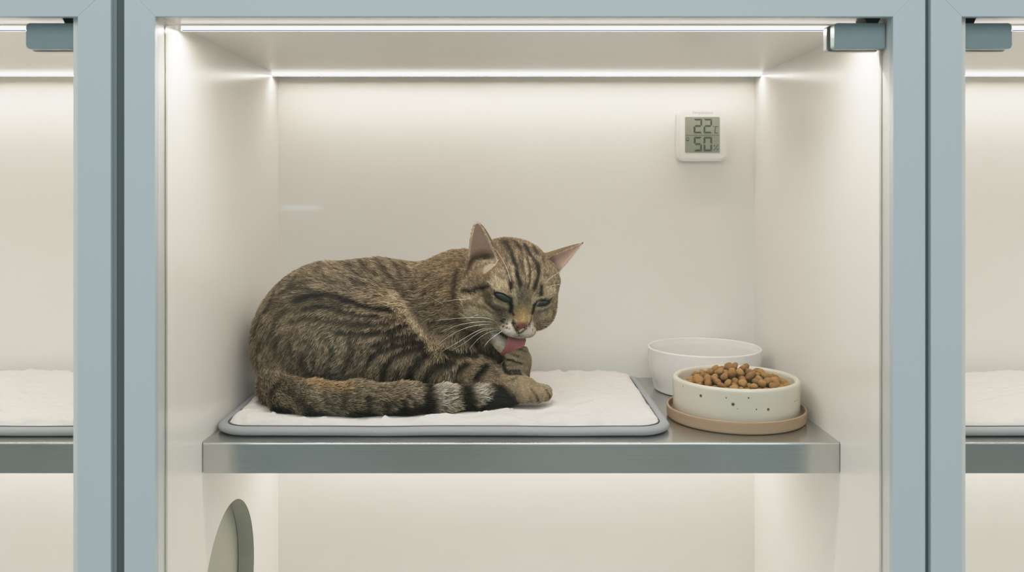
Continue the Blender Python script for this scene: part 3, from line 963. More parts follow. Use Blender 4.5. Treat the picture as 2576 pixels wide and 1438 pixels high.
BLK, DRK, TAN, CRM, WHT, GRY, ORG, PNK, GLD = 'k', 'd', 't', 'c', 'w', 'g', 'o', 'p', 'y'
COL = {'k': (0.012, 0.010, 0.008), 'd': (0.024, 0.018, 0.012), 't': (0.30, 0.205, 0.115), 'c': (0.60, 0.455, 0.285), 'w': (0.76, 0.66, 0.55),
       'g': (0.20, 0.165, 0.125), 'o': (0.34, 0.20, 0.085), 'p': (0.86, 0.60, 0.48), 'y': (0.42, 0.275, 0.12), 's': (0.37, 0.32, 0.265)}
B2 = [([(560, 330), (650, 300), (760, 300), (880, 330)], 26, .55, DRK), ([(600, 420), (700, 395), (800, 390), (900, 410), (1010, 450), (1120, 480), (1230, 490)], 34, .95, BLK),
      ([(640, 480), (760, 465), (880, 490), (1010, 520), (1160, 540)], 26, .8, DRK), ([(560, 560), (680, 540), (820, 560), (960, 590), (1120, 590), (1250, 560)], 24, .7, DRK),
      ([(880, 640), (1000, 645), (1130, 645), (1240, 632), (1330, 592)], 26, .95, BLK), ([(1110, 735), (1190, 695), (1290, 665), (1410, 655)], 30, .95, BLK),
      ([(1080, 840), (1110, 790), (1160, 755), (1260, 725), (1370, 702), (1460, 705)], 34, .95, BLK), ([(1190, 940), (1200, 880), (1235, 810), (1310, 770), (1410, 745), (1500, 735)], 40, .95, BLK),
      ([(1350, 980), (1375, 890), (1430, 815), (1520, 765)], 50, .95, BLK), ([(1480, 985), (1500, 915), (1560, 865), (1620, 845)], 40, .9, BLK),
      ([(950, 690), (975, 760), (945, 830), (925, 900)], 28, .75, DRK), ([(770, 660), (820, 720), (840, 800), (800, 880)], 26, .65, DRK), ([(1070, 850), (1050, 920), (1070, 985)], 28, .7, DRK),
      ([(1050, 150), (1090, 220), (1150, 270)], 36, .7, DRK), ([(1150, 140), (1200, 215), (1265, 290)], 34, .65, DRK), ([(1250, 140), (1310, 225), (1340, 300)], 34, .55, DRK), ([(940, 130), (980, 200), (1040, 270)], 34, .55, DRK),
      ([(820, 140), (760, 200), (740, 260)], 40, .45, DRK), ([(680, 190), (620, 250), (560, 320)], 40, .5, DRK), ([(540, 250), (470, 330), (430, 410)], 40, .5, DRK),
      ([(340, 400), (270, 520), (215, 640), (190, 760), (200, 880), (240, 1000)], 120, .8, BLK), ([(420, 480), (560, 450), (700, 430), (850, 440)], 90, .35, DRK), ([(330, 640), (480, 720), (560, 820)], 120, .3, DRK), ([(430, 430), (350, 520), (300, 620)], 40, .7, DRK), ([(520, 480), (440, 570), (390, 680)], 30, .6, DRK), ([(480, 640), (440, 720), (430, 800)], 30, .5, DRK),  # wide strokes paint dark shading down the wall side of the rump
      ([(640, 780), (620, 850), (690, 920), (770, 965), (860, 990)], 34, .7, DRK), ([(700, 965), (850, 992), (1000, 1000), (1150, 990), (1300, 985)], 26, .8, BLK), ([(400, 1060), (380, 1110)], 50, .6, DRK),  # crease and shadow line between thigh and tail, painted in
      ([(1290, 420), (1350, 500), (1400, 570), (1450, 630), (1540, 740)], 84, .62, CRM), ([(1230, 440), (1290, 480)], 60, .5, CRM), ([(1180, 380), (1280, 430)], 70, .4, TAN),
      ([(600, 985), (680, 1000), (740, 1040)], 60, .6, ORG), ([(1040, 960), (1090, 970)], 50, .45, ORG),
      ([(900, 560), (1000, 565), (1090, 585), (1200, 585)], 22, .7, DRK), ([(900, 730), (960, 800), (1000, 860)], 20, .5, DRK), ([(1000, 700), (1040, 760), (1010, 830)], 26, .6, DRK), ([(660, 690), (700, 760), (700, 840)], 24, .5, DRK),
      ([(480, 380), (560, 350), (640, 350), (720, 365)], 28, .6, DRK), ([(900, 250), (980, 300), (1080, 330)], 26, .45, DRK), ([(760, 250), (840, 300), (960, 350)], 26, .45, DRK), ([(1340, 180), (1400, 270), (1420, 350)], 30, .5, DRK),
      ([(260, 700), (250, 820), (270, 920)], 50, .5, DRK), ([(330, 700), (310, 800), (330, 900)], 34, .45, DRK), ([(560, 620), (540, 720), (560, 800)], 26, .5, DRK), ([(1280, 900), (1290, 960), (1320, 990)], 30, .6, BLK), ([(1120, 620), (1200, 640), (1280, 680)], 20, .5, DRK),
      # foreleg
      ([(1690, 905), (1745, 868)], 40, .95, BLK), ([(1815, 965), (1840, 925), (1875, 885)], 44, 1.0, BLK), ([(1680, 965), (1690, 975)], 30, .8, BLK), ([(1620, 800), (1720, 790), (1800, 812)], 30, .8, BLK),
      ([(1610, 845), (1660, 830)], 34, .8, BLK), ([(1930, 920), (1960, 950)], 24, .5, DRK), ([(2060, 985), (2100, 960)], 16, .6, DRK), ([(1620, 960), (1660, 1000)], 40, .4, CRM),
      # chest and neck
      ([(1310, 330), (1400, 480), (1470, 620), (1560, 760)], 60, .55, DRK), ([(1460, 250), (1520, 420), (1600, 560)], 22, .3, TAN), ([(1590, 190), (1620, 330), (1650, 450), (1690, 560)], 20, .5, ORG),
      ([(1700, 240), (1690, 400), (1720, 520), (1760, 580)], 22, .6, DRK), ([(1740, 560), (1800, 600), (1850, 650)], 44, .8, BLK), ([(1600, 770), (1700, 780), (1800, 770)], 40, .9, BLK), ([(1840, 680), (1900, 760), (1960, 800)], 60, .5, ORG),
      ([(1990, 820), (2010, 900), (2050, 935)], 26, .9, BLK), ([(2060, 928), (2130, 935)], 18, .8, BLK)]
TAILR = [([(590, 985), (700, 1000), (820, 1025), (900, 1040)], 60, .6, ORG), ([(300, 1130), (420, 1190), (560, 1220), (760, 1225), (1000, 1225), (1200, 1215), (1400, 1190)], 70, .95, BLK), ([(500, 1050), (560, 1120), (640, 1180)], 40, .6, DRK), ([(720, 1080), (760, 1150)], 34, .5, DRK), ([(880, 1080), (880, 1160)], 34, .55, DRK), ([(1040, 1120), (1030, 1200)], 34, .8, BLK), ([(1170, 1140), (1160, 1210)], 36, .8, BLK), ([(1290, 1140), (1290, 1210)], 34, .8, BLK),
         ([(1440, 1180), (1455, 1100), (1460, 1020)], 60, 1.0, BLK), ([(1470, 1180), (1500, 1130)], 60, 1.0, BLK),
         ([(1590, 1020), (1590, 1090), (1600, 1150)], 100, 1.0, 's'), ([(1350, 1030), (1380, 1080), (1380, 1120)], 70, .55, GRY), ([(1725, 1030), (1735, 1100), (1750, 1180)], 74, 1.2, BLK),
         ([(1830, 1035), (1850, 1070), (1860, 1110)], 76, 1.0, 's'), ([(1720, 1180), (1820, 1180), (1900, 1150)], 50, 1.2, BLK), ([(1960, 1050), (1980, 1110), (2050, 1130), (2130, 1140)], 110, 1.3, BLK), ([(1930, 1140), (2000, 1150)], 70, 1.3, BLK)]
HD = [  # light ground first
      ([(520, 500), (570, 520)], 50, .6, CRM), ([(535, 612), (590, 642), (628, 652)], 34, 1.1, CRM), ([(655, 560), (665, 640)], 32, 1.0, CRM), ([(790, 590), (795, 650)], 22, .9, CRM), ([(815, 668), (850, 668), (890, 650)], 24, 1.05, CRM), ([(520, 535), (560, 545), (610, 572)], 16, .9, CRM), ([(800, 610), (850, 592), (900, 596)], 12, .8, CRM),
      ([(400, 700), (480, 715), (540, 790)], 70, .75, CRM), ([(360, 720), (420, 760), (520, 800)], 60, .7, CRM), ([(655, 400), (665, 470)], 18, .6, CRM), ([(735, 480), (745, 420), (740, 340)], 16, .5, CRM), ([(790, 420), (770, 520)], 14, .5, CRM), ([(855, 480), (880, 560), (930, 560)], 26, .5, CRM), ([(530, 470), (600, 500), (620, 540)], 30, .6, CRM), ([(500, 400), (580, 430)], 40, .3, CRM), ([(330, 480), (300, 560), (320, 660)], 22, .45, CRM), ([(420, 350), (520, 350)], 26, .9, CRM),
      ([(635, 800), (655, 815)], 70, 1.0, WHT), ([(750, 815), (775, 815)], 60, 1.0, WHT), ([(545, 850), (590, 895)], 56, 1.0, WHT), ([(680, 770), (640, 790)], 40, .8, WHT), ([(850, 720), (900, 710)], 40, .5, CRM),
      ([(720, 580), (725, 650)], 66, .7, GRY), ([(712, 700), (715, 745)], 90, .95, GLD), ([(580, 690), (600, 720)], 60, .4, GRY), ([(870, 690), (900, 670)], 50, .6, GRY),
      ([(330, 600), (460, 620)], 34, .4, CRM), ([(940, 560), (960, 640)], 30, .4, TAN),
      # dark lines of the forehead, cheeks and eyes
      ([(605, 215), (640, 280), (655, 330), (680, 390)], 24, .95, BLK), ([(680, 420), (690, 470), (705, 515)], 24, 1.0, BLK), ([(640, 490), (642, 550)], 22, 1.0, BLK), ([(560, 230), (590, 290), (610, 350)], 18, .6, DRK),
      ([(735, 235), (780, 320), (820, 370), (832, 430), (815, 490), (795, 540)], 24, .95, BLK), ([(845, 520), (838, 580)], 22, 1.0, BLK), ([(822, 370), (828, 410)], 34, .8, BLK), ([(755, 340), (772, 410), (770, 480), (750, 540)], 14, .85, BLK),
      ([(690, 240), (720, 300), (725, 380), (735, 440)], 12, .7, BLK), ([(800, 250), (815, 300)], 28, .8, DRK), ([(670, 210), (710, 260)], 22, .7, DRK), ([(870, 420), (890, 470)], 12, .5, DRK), ([(700, 540), (715, 590)], 12, .5, DRK),
      ([(590, 200), (640, 235), (700, 260), (780, 270), (830, 290)], 70, .42, DRK), ([(470, 590), (530, 640), (570, 700)], 50, .45, DRK), ([(575, 205), (600, 250), (625, 300)], 20, .7, DRK), ([(650, 200), (690, 250)], 24, .6, DRK), ([(700, 320), (712, 380), (718, 430)], 13, .8, BLK), ([(750, 290), (752, 350)], 13, .7, BLK), ([(735, 440), (738, 500), (728, 560)], 10, .6, DRK), ([(690, 440), (700, 520), (712, 560)], 9, .5, DRK), ([(800, 330), (790, 400)], 12, .6, DRK), ([(560, 330), (600, 390), (620, 440)], 16, .5, DRK), ([(860, 330), (870, 390)], 20, .5, DRK), ([(520, 380), (500, 440)], 20, .35, DRK),
      ([(318, 545), (375, 558), (435, 533), (492, 525)], 20, 1.0, BLK), ([(470, 620), (520, 665), (560, 680)], 16, .8, DRK), ([(385, 648), (455, 658), (520, 700)], 13, .6, DRK), ([(470, 570), (540, 610), (590, 660)], 40, .35, DRK),
      ([(525, 553), (560, 563), (600, 578), (636, 600)], 9, 1.3, BLK), ([(530, 563), (560, 595), (600, 612), (640, 614)], 9, 1.3, BLK), ([(636, 605), (642, 650), (640, 690)], 22, 1.2, BLK), ([(655, 705), (658, 715)], 12, 1.0, BLK),
      ([(797, 640), (820, 615), (860, 606), (900, 610)], 9, 1.3, BLK), ([(797, 640), (830, 650), (870, 643), (900, 615)], 9, 1.3, BLK), ([(794, 645), (785, 700)], 18, 1.2, BLK), ([(945, 590), (955, 650)], 12, .6, DRK),
      ([(655, 750), (668, 775)], 12, .9, DRK), ([(775, 740), (765, 790)], 14, .7, DRK), ([(670, 770), (685, 830)], 9, 1.0, BLK), ([(690, 830), (695, 850)], 10, 1.2, BLK), ([(568, 842), (590, 856), (612, 866)], 13, 1.3, BLK)]
for (a, b, r) in ((545, 745, 7), (573, 752, 10), (593, 742, 11), (590, 762, 11), (612, 770, 10), (566, 778, 10), (590, 786, 11), (611, 797, 9), (628, 802, 7), (800, 787, 10), (811, 770, 9), (795, 792, 8), (785, 812, 8)):
    HD.append(([(a, b)], r * 1.25, 1.5, BLK))
HD += [([(538, 622), (590, 646), (626, 656)], 20, 1.1, CRM), ([(655, 570), (664, 635)], 22, 1.0, CRM), ([(815, 672), (850, 672), (890, 652)], 16, 1.0, CRM), ([(520, 540), (560, 548), (612, 572)], 9, .9, CRM), ([(782, 600), (788, 650)], 12, .9, CRM), ([(800, 606), (850, 594), (900, 598)], 8, .9, CRM),
       ([(636, 605), (643, 650), (640, 690)], 20, 1.3, BLK), ([(794, 645), (786, 695)], 16, 1.3, BLK), ([(650, 765), (668, 800), (692, 832)], 13, 1.2, BLK), ([(762, 775), (742, 805), (706, 832)], 11, 1.0, DRK), ([(655, 764), (700, 770), (762, 774)], 11, .9, DRK)]
ST = strokes(540, 600, 0.3616, B2) + strokes(1100, 780, 0.13975, [([(1330, 720), (1450, 745)], 90, .6, CRM), ([(1290, 840), (1390, 870)], 80, .65, CRM), ([(1330, 960), (1420, 1010), (1550, 900), (1600, 800)], 130, .5, TAN), ([(1290, 750), (1380, 800), (1460, 830)], 40, 1.3, BLK), ([(1260, 890), (1350, 897), (1430, 935), (1520, 958)], 42, 1.3, BLK), ([(1370, 655), (1490, 672)], 34, 1.1, BLK), ([(1340, 690), (1500, 705), (1610, 745)], 28, 1.0, BLK),  # raised paw: toe creases painted as dark shade, toes lightened
     ([(1330, 1085), (1500, 1090)], 36, 1.1, BLK), ([(1250, 1140), (1500, 1150)], 46, .9, BLK), ([(1150, 880), (1180, 980), (1240, 1100)], 90, 1.0, BLK)]) + strokes(1220, 780, 0.1808, [([(640, 1100), (700, 1170), (735, 1240), (740, 1320)], 34, 1.2, BLK), ([(850, 1110), (895, 1190), (905, 1300)], 32, 1.2, BLK), ([(300, 1120), (420, 1230), (560, 1320), (720, 1330)], 26, .8, BLK), ([(800, 1150), (820, 1230)], 60, .5, TAN), ([(600, 1050), (700, 1120), (640, 1200)], 90, .4, TAN), ([(500, 980), (620, 1040)], 80, .35, TAN)]) + strokes(1050, 530, 0.3686, [([(300, 400), (275, 480), (268, 560), (285, 650), (320, 730), (390, 810)], 34, .75, BLK), ([(310, 740), (370, 800), (430, 880), (480, 950)], 80, 1.0, BLK), ([(60, 560), (150, 520), (220, 470)], 22, .5, DRK), ([(60, 660), (160, 640), (230, 620)], 24, .5, DRK), ([(100, 760), (190, 760), (260, 740)], 26, .6, DRK), ([(200, 400), (160, 480), (120, 560)], 16, .4, TAN), ([(60, 420), (110, 460)], 30, .4, DRK)])  # toe lines of the stretched paw are painted-in creases too
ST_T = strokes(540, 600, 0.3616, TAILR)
ST_H = strokes(1050, 530, 0.3686, HD)

FUR = ['body', 'neck', 'chest', 'thigh', 'leg', 'paw', 'tail', 'head', 'cheek', 'face', 'muzzle', 'ear', 'pink']
def surf_info(P, Nn):
    """fur weights, flow direction for surface points"""
    n = len(P)
    wt = np.zeros((n, len(FUR)))
    fl = np.zeros((n, 3))
    for p in PR:
        d = prim_sdf(p, P)
        w_ = np.exp(-np.clip(d, -0.004, 0.08) / 0.0045)
        w_[d > 0.05] = 0
        wt[:, FUR.index(p['fur'])] += w_
        f = p['flow'] / np.linalg.norm(p['flow'])
        if p['fur'] in ('head', 'cheek', 'face', 'muzzle'):
            q = P - HL(0, 1.05, -.22)
            q = q / np.linalg.norm(q, axis=1, keepdims=True)
            fl += w_[:, None] * q
        else:
            fl += w_[:, None] * f
    ear_in = np.zeros(n, bool)
    for e in EARS:
        t, c, a, rad, L = ear_coords(P, e)
        rho = np.hypot(a, c / .85)
        m = (t > -0.02) & (t < 1.1) & (rho < rad + 0.004) & (rho > rad - 0.008)
        b, L, ax, fc, sd = ear_frame(e)
        inn = m & (t > 0.0) & ((Nn @ fc) > 0.02) & (rho < rad - 0.0009)
        wt[m] *= 0.02
        wt[m, FUR.index('ear')] += 1000
        wt[inn] *= 0.0001
        wt[inn, FUR.index('pink')] += 1000
        fl[m] = ax
        # hair inside the ear sweeps outward across it
        fl[inn] = 0.30 * ax + 0.9 * (sd if (sd[0] * e[0][0]) > 0 else -sd)
        ear_in |= inn
    wt /= wt.sum(1, keepdims=True)
    fl /= np.maximum(np.linalg.norm(fl, axis=1, keepdims=True), 1e-9)
    return wt, fl, ear_in

def over(c, col, a):
    a = np.clip(a, 0, 1)[:, None]
    return c * (1 - a) + np.array(col) * a

def paint(c, P, st, mask, jit):
    for S3, r, s_, col in st:
        cen = S3.mean(0); rad = np.linalg.norm(S3 - cen, axis=1).max() + 3 * r
        near = np.where((np.linalg.norm(P - cen, axis=1) < rad) & (mask > 0.01))[0]
        if not len(near): continue
        d = np.full(len(near), 9.0)
        for q in S3:
            d = np.minimum(d, ((P[near] - q) ** 2).sum(1))
        d = np.sqrt(d) + jit[near] * r * 0.55
        a = s_ * np.clip(1.45 - d / r * 0.95, 0, 1) * mask[near]
        c[near] = over(c[near], COL[col], a)
    return c

def coat(P, Nn, wt, ear_in):
    W_ = {k: wt[:, i] for i, k in enumerate(FUR)}
    n = len(P)
    c = np.tile(np.array([0.180, 0.136, 0.088]), (n, 1))
    m1 = vnoise(P, 38, 5) * .5 + vnoise(P, 90, 6) * .5
    c *= (1 + 0.42 * m1)[:, None]
    jit = vnoise(P, 160, 8) * .5 + vnoise(P, 420, 9) * .5
    # tabby bars round the parts the camera does not face
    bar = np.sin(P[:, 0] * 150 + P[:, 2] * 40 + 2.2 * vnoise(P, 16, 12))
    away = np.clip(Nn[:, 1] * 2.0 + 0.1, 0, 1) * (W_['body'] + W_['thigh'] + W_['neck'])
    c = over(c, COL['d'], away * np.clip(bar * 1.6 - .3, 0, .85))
    c = over(c, (0.27, 0.20, 0.125), .6 * W_['leg'] + .2 * W_['paw'])
    c = over(c, (0.33, 0.25, 0.155), .75 * W_['paw'])
    c = over(c, (0.25, 0.18, 0.11), .6 * (W_['head'] + W_['cheek'] + W_['face']))
    c = over(c, (0.20, 0.135, 0.075), .6 * W_['neck'])
    c = over(c, COL['c'], .7 * W_['muzzle'])
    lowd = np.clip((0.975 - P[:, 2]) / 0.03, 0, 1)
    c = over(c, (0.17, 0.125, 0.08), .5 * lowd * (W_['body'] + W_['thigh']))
    tailm = np.clip(W_['tail'] * 1.4, 0, 1)
    hm = np.clip((W_['head'] + W_['cheek'] + W_['face'] + W_['muzzle']) * 1.6, 0, 1)
    earm = np.clip(W_['ear'] + W_['pink'], 0, 1)
    c = paint(c, P, ST, np.clip(1 - tailm * .9 - hm, 0, 1) * (1 - earm), jit)
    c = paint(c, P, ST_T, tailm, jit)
    c = paint(c, P, ST_H, hm * (1 - earm), jit * .6)
    c = over(c, (0.185, 0.120, 0.062), W_['ear'])
    c = over(c, COL['p'], W_['pink'] * .95)
    # rims of the ears are pale, shade is painted into the ear root
    for e in EARS:
        t, cc, a, rad, L = ear_coords(P, e)
        m = (W_['pink'] > .5) & (t > 0) & (t < 1.05)
        rim = m & (np.abs(a) > rad * 0.80) & (t > .35)
        c[rim] = over(c[rim], (.62, .47, .32), np.full(rim.sum(), .6))
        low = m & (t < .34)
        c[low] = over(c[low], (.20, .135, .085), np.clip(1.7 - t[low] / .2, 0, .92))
        side = m & (a * np.sign(e[0][0]) * -1 > rad * .15)
        c[side] = over(c[side], (.60, .50, .38), np.full(side.sum(), .55))
    return np.clip(c, 0.004, 0.95)

VWT, VFL, VEI = surf_info(CV, CN)
VC = coat(CV, CN, VWT, VEI)

def cat_skin(name):
    m, nt, b = mat_base(name)
    at = N(nt, 'ShaderNodeAttribute', attribute_name='coat')
    b.inputs['Roughness'].default_value = 0.8
    b.inputs['Specular IOR Level'].default_value = 0.15
    hs_ = N(nt, 'ShaderNodeMix', data_type='RGBA', blend_type='MULTIPLY'); hs_.inputs['Factor'].default_value = 1.0
    nz = N(nt, 'ShaderNodeTexNoise'); nz.inputs['Scale'].default_value = 900
    r_ = N(nt, 'ShaderNodeMapRange'); r_.inputs['To Min'].default_value = 0.55; r_.inputs['To Max'].default_value = 1.1
    nt.links.new(nz.outputs['Fac'], r_.inputs['Value'])
    nt.links.new(at.outputs['Color'], hs_.inputs['A']); nt.links.new(r_.outputs[0], hs_.inputs['B'])
    nt.links.new(hs_.outputs['Result'], b.inputs['Base Color'])
    return m
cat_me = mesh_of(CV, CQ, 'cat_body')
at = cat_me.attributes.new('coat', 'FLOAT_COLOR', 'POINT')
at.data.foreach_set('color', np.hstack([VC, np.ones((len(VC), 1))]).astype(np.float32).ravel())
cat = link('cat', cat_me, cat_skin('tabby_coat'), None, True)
tag(cat, 'brown tabby cat curled on the quilted mat licking its raised front paw', 'cat')
ORIGIN['cat'] = Vector((0, 0, 0))

# ---------------------------------------------------------------- fur
NH = 190000
LEN = dict(body=.0125, neck=.0085, chest=.012, thigh=.0100, leg=.0062, paw=.0026, tail=.0105, head=.0050, cheek=.0062, face=.0026, muzzle=.0026, ear=.0018, pink=.0048)
DEN = dict(body=1, neck=1.2, chest=1, thigh=1.1, leg=1.5, paw=2.2, tail=1.2, head=2.2, cheek=2.0, face=3.2, muzzle=3.0, ear=2.6, pink=0.45)
LIFT = dict(body=.36, neck=.40, chest=.42, thigh=.40, leg=.36, paw=.36, tail=.42, head=.34, cheek=.38, face=.30, muzzle=.34, ear=.25, pink=.3)
tw = VWT[tri].mean(1)
dens = tw @ np.array([DEN[k] for k in FUR])
tc_ = CV[tri].mean(1)
tn_ = np.cross(CV[tri[:, 1]] - CV[tri[:, 0]], CV[tri[:, 2]] - CV[tri[:, 0]]); tn_ /= np.maximum(np.linalg.norm(tn_, axis=1, keepdims=True), 1e-12)
view = np.array([0, 0, CZ]) - tc_; view /= np.linalg.norm(view, axis=1, keepdims=True)
back = np.clip(0.25 + 0.75 * np.clip((tn_ * view).sum(1) * 2.0 + .9, 0, 1), .25, 1)      # fewer hairs on the far flank
bare = tc_[:, 2] < ZM + 0.0006
prob = TA * dens * back * (~bare)
ti = RNG.choice(len(tri), NH, p=prob / prob.sum())
u = RNG.random((NH, 2)); fl_ = u.sum(1) > 1; u[fl_] = 1 - u[fl_]
bw = np.stack([1 - u.sum(1), u[:, 0], u[:, 1]], 1)
def interp(A): return (A[tri[ti]] * bw[:, :, None]).sum(1)
HP, HN, HW, HF, HCOL = interp(CV), interp(CN), interp(VWT), interp(VFL), interp(VC)
HN /= np.linalg.norm(HN, axis=1, keepdims=True)
# no fur over eyes, nose leather and the open mouth
def eye_place(px, py):
    return hit(px, py)
EYES = [(1266.0, 746.5, 44, 14.5, 25), (1361.5, 761, 38, 11.5, -8)]
E3 = [eye_place(e[0], e[1]) for e in EYES]
drop = np.zeros(NH, bool)
for e, c3 in zip(EYES, E3):
    q = HP - c3
    a = math.radians(e[4])
    ax_ = math.cos(a) * np.array([1, 0, 0]) - math.sin(a) * np.array([0, 0, 1]); ay_ = math.sin(a) * np.array([1, 0, 0]) + math.cos(a) * np.array([0, 0, 1])
    s_ = 1.19 / F
    drop |= ((q @ ax_ / (e[2] * .50 * s_)) ** 2 + (q @ ay_ / (e[3] * .56 * s_)) ** 2 < 1) & (np.linalg.norm(q, axis=1) < .03)
NOSE3 = hit(1311, 822)
drop |= np.linalg.norm((HP - NOSE3), axis=1) < 0.0058
# crevices between the toes, mouth
mouth3 = HL(-.10, .80, -.685)
drop |= np.linalg.norm((HP - mouth3) @ np.stack([hr / .24, hf / .3, hu / .07], 1) / HS, axis=1) < 1
kp = ~drop
HP, HN, HW, HF, HCOL = HP[kp], HN[kp], HW[kp], HF[kp], HCOL[kp]
n = len(HP)
tang = HF - (HF * HN).sum(1, keepdims=True) * HN
nz3 = np.stack([vnoise(HP, 55, 31 + k) * .55 + vnoise(HP, 210, 41 + k) * .45 for k in range(3)], 1)
tang = tang / np.maximum(np.linalg.norm(tang, axis=1, keepdims=True), 1e-6) + nz3 * 0.55 + RNG.normal(0, .16, (n, 3))
tang -= (tang * HN).sum(1, keepdims=True) * HN
tang /= np.maximum(np.linalg.norm(tang, axis=1, keepdims=True), 1e-6)
ln = HW @ np.array([LEN[k] for k in FUR]) * RNG.uniform(.65, 1.15, n)
lift = HW @ np.array([LIFT[k] for k in FUR]) * RNG.uniform(.6, 1.5, n)
NP_ = 5
pts = np.zeros((n, NP_, 3), np.float32)
pts[:, 0] = HP - HN * 0.0004
cur = pts[:, 0].astype(float)
for k in range(1, NP_):
    lk = lift * (1.35 - 0.75 * k / (NP_ - 1))
    d = tang * np.cos(lk)[:, None] + HN * np.sin(lk)[:, None]
    cur = cur + d * (ln / (NP_ - 1))[:, None]
    cur[:, 2] = np.maximum(cur[:, 2], ZM + 0.0012)
    pts[:, k] = cur
pts[:, :, 0] = np.maximum(pts[:, :, 0], XL + 0.0004)
cl = np.clip(HP - tang * (HP * tang).sum(1, keepdims=True) * 0, -9, 9)
clump = vnoise(HP, 330, 51) * .6 + vnoise(HP, 700, 52) * .4
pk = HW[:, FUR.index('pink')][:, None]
HS_N = HN * (1 - .6 * pk) + np.array([0, -.3, .9]) * .6 * pk  # inner-ear normals tilted upward to brighten the shadowed hairs
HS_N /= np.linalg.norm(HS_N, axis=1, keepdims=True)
lum = (RNG.normal(1.0, .24, n) * (1 + .85 * clump)).clip(.25, 2.2)
agouti = RNG.random(n) * .7 + .3 * (clump * .5 + .5)
lt = np.clip((HCOL.mean(1) - .035) / .075, 0, 1)
tipc = HCOL * (1.1 + 1.55 * lt)[:, None] + (.003 + .03 * lt)[:, None] * np.array([1, .84, .58])
tipc = np.where((agouti < .33)[:, None], HCOL * (.35 + .55 * np.clip((HCOL.mean(1, keepdims=True) - .2) / .2, 0, 1)), tipc)
cols = np.zeros((n, NP_, 4), np.float32); cols[..., 3] = 1
for k, (wr_, wm, wt_) in enumerate(((.38, .0, 0), (.58, .0, 0), (.88, 0, 0), (.35, 0, .65), (0.1, 0, .9))):
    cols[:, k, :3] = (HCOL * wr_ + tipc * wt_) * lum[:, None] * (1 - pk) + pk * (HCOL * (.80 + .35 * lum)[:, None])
cols[..., :3] = np.clip(cols[..., :3], 0.003, .92)
cd = bpy.data.hair_curves.new('fur')
cd.add_curves([NP_] * n)
cd.points.foreach_set('position', pts.ravel())
rad = np.zeros((n, NP_), np.float32)
short = np.clip(ln / 0.010, .45, 1.1)
base_r = (0.00022 * short).astype(np.float32)
for k, f in enumerate((1.0, 1.0, .85, .6, .18)):
    rad[:, k] = base_r * f
ra = cd.attributes.get('radius') or cd.attributes.new('radius', 'FLOAT', 'POINT')
ra.data.foreach_set('value', rad.ravel())
a1 = cd.attributes.new('tint', 'FLOAT_COLOR', 'POINT'); a1.data.foreach_set('color', cols.ravel())
a2 = cd.attributes.new('shading_normal', 'FLOAT_VECTOR', 'POINT'); a2.data.foreach_set('vector', np.repeat(HS_N.astype(np.float32), NP_, axis=0).ravel())
m, nt, b = mat_base('tabby_fur')
nt.nodes.remove(b)
tn = N(nt, 'ShaderNodeAttribute', attribute_name='tint'); sn = N(nt, 'ShaderNodeAttribute', attribute_name='shading_normal')
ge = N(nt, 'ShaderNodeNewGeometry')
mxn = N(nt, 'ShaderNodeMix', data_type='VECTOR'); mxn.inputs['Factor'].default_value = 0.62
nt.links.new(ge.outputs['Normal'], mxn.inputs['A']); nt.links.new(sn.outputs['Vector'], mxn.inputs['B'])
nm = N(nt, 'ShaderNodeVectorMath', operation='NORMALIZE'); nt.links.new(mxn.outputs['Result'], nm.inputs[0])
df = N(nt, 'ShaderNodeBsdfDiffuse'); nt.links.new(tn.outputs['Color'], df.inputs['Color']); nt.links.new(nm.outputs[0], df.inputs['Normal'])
gs = N(nt, 'ShaderNodeBsdfGlossy'); gs.inputs['Roughness'].default_value = .45; gs.inputs['Color'].default_value = (.8, .75, .68, 1)
ms = N(nt, 'ShaderNodeMixShader'); ms.inputs[0].default_value = 0.035
nt.links.new(df.outputs[0], ms.inputs[1]); nt.links.new(gs.outputs[0], ms.inputs[2])
nt.links.new(ms.outputs[0], nt.nodes['Material Output'].inputs['Surface'])
cd.materials.append(m)
fur = bpy.data.objects.new('fur', cd)
C.objects.link(fur); fur.parent = cat
fur['kind'] = 'stuff'

# ---------------------------------------------------------------- face details
def surf_mesh(rings):
    V, Fc = [], []
    n_ = len(rings[0])
    for r in rings: V += list(r)
    for i in range(len(rings) - 1):
        for k in range(n_):
            k2 = (k + 1) % n_
            Fc.append((i * n_ + k, i * n_ + k2, (i + 1) * n_ + k2, (i + 1) * n_ + k))
    Fc.append(tuple(range(n_))[::-1])
    Fc.append(tuple(range((len(rings) - 1) * n_, len(rings) * n_)))
    return mesh_of(V, Fc)

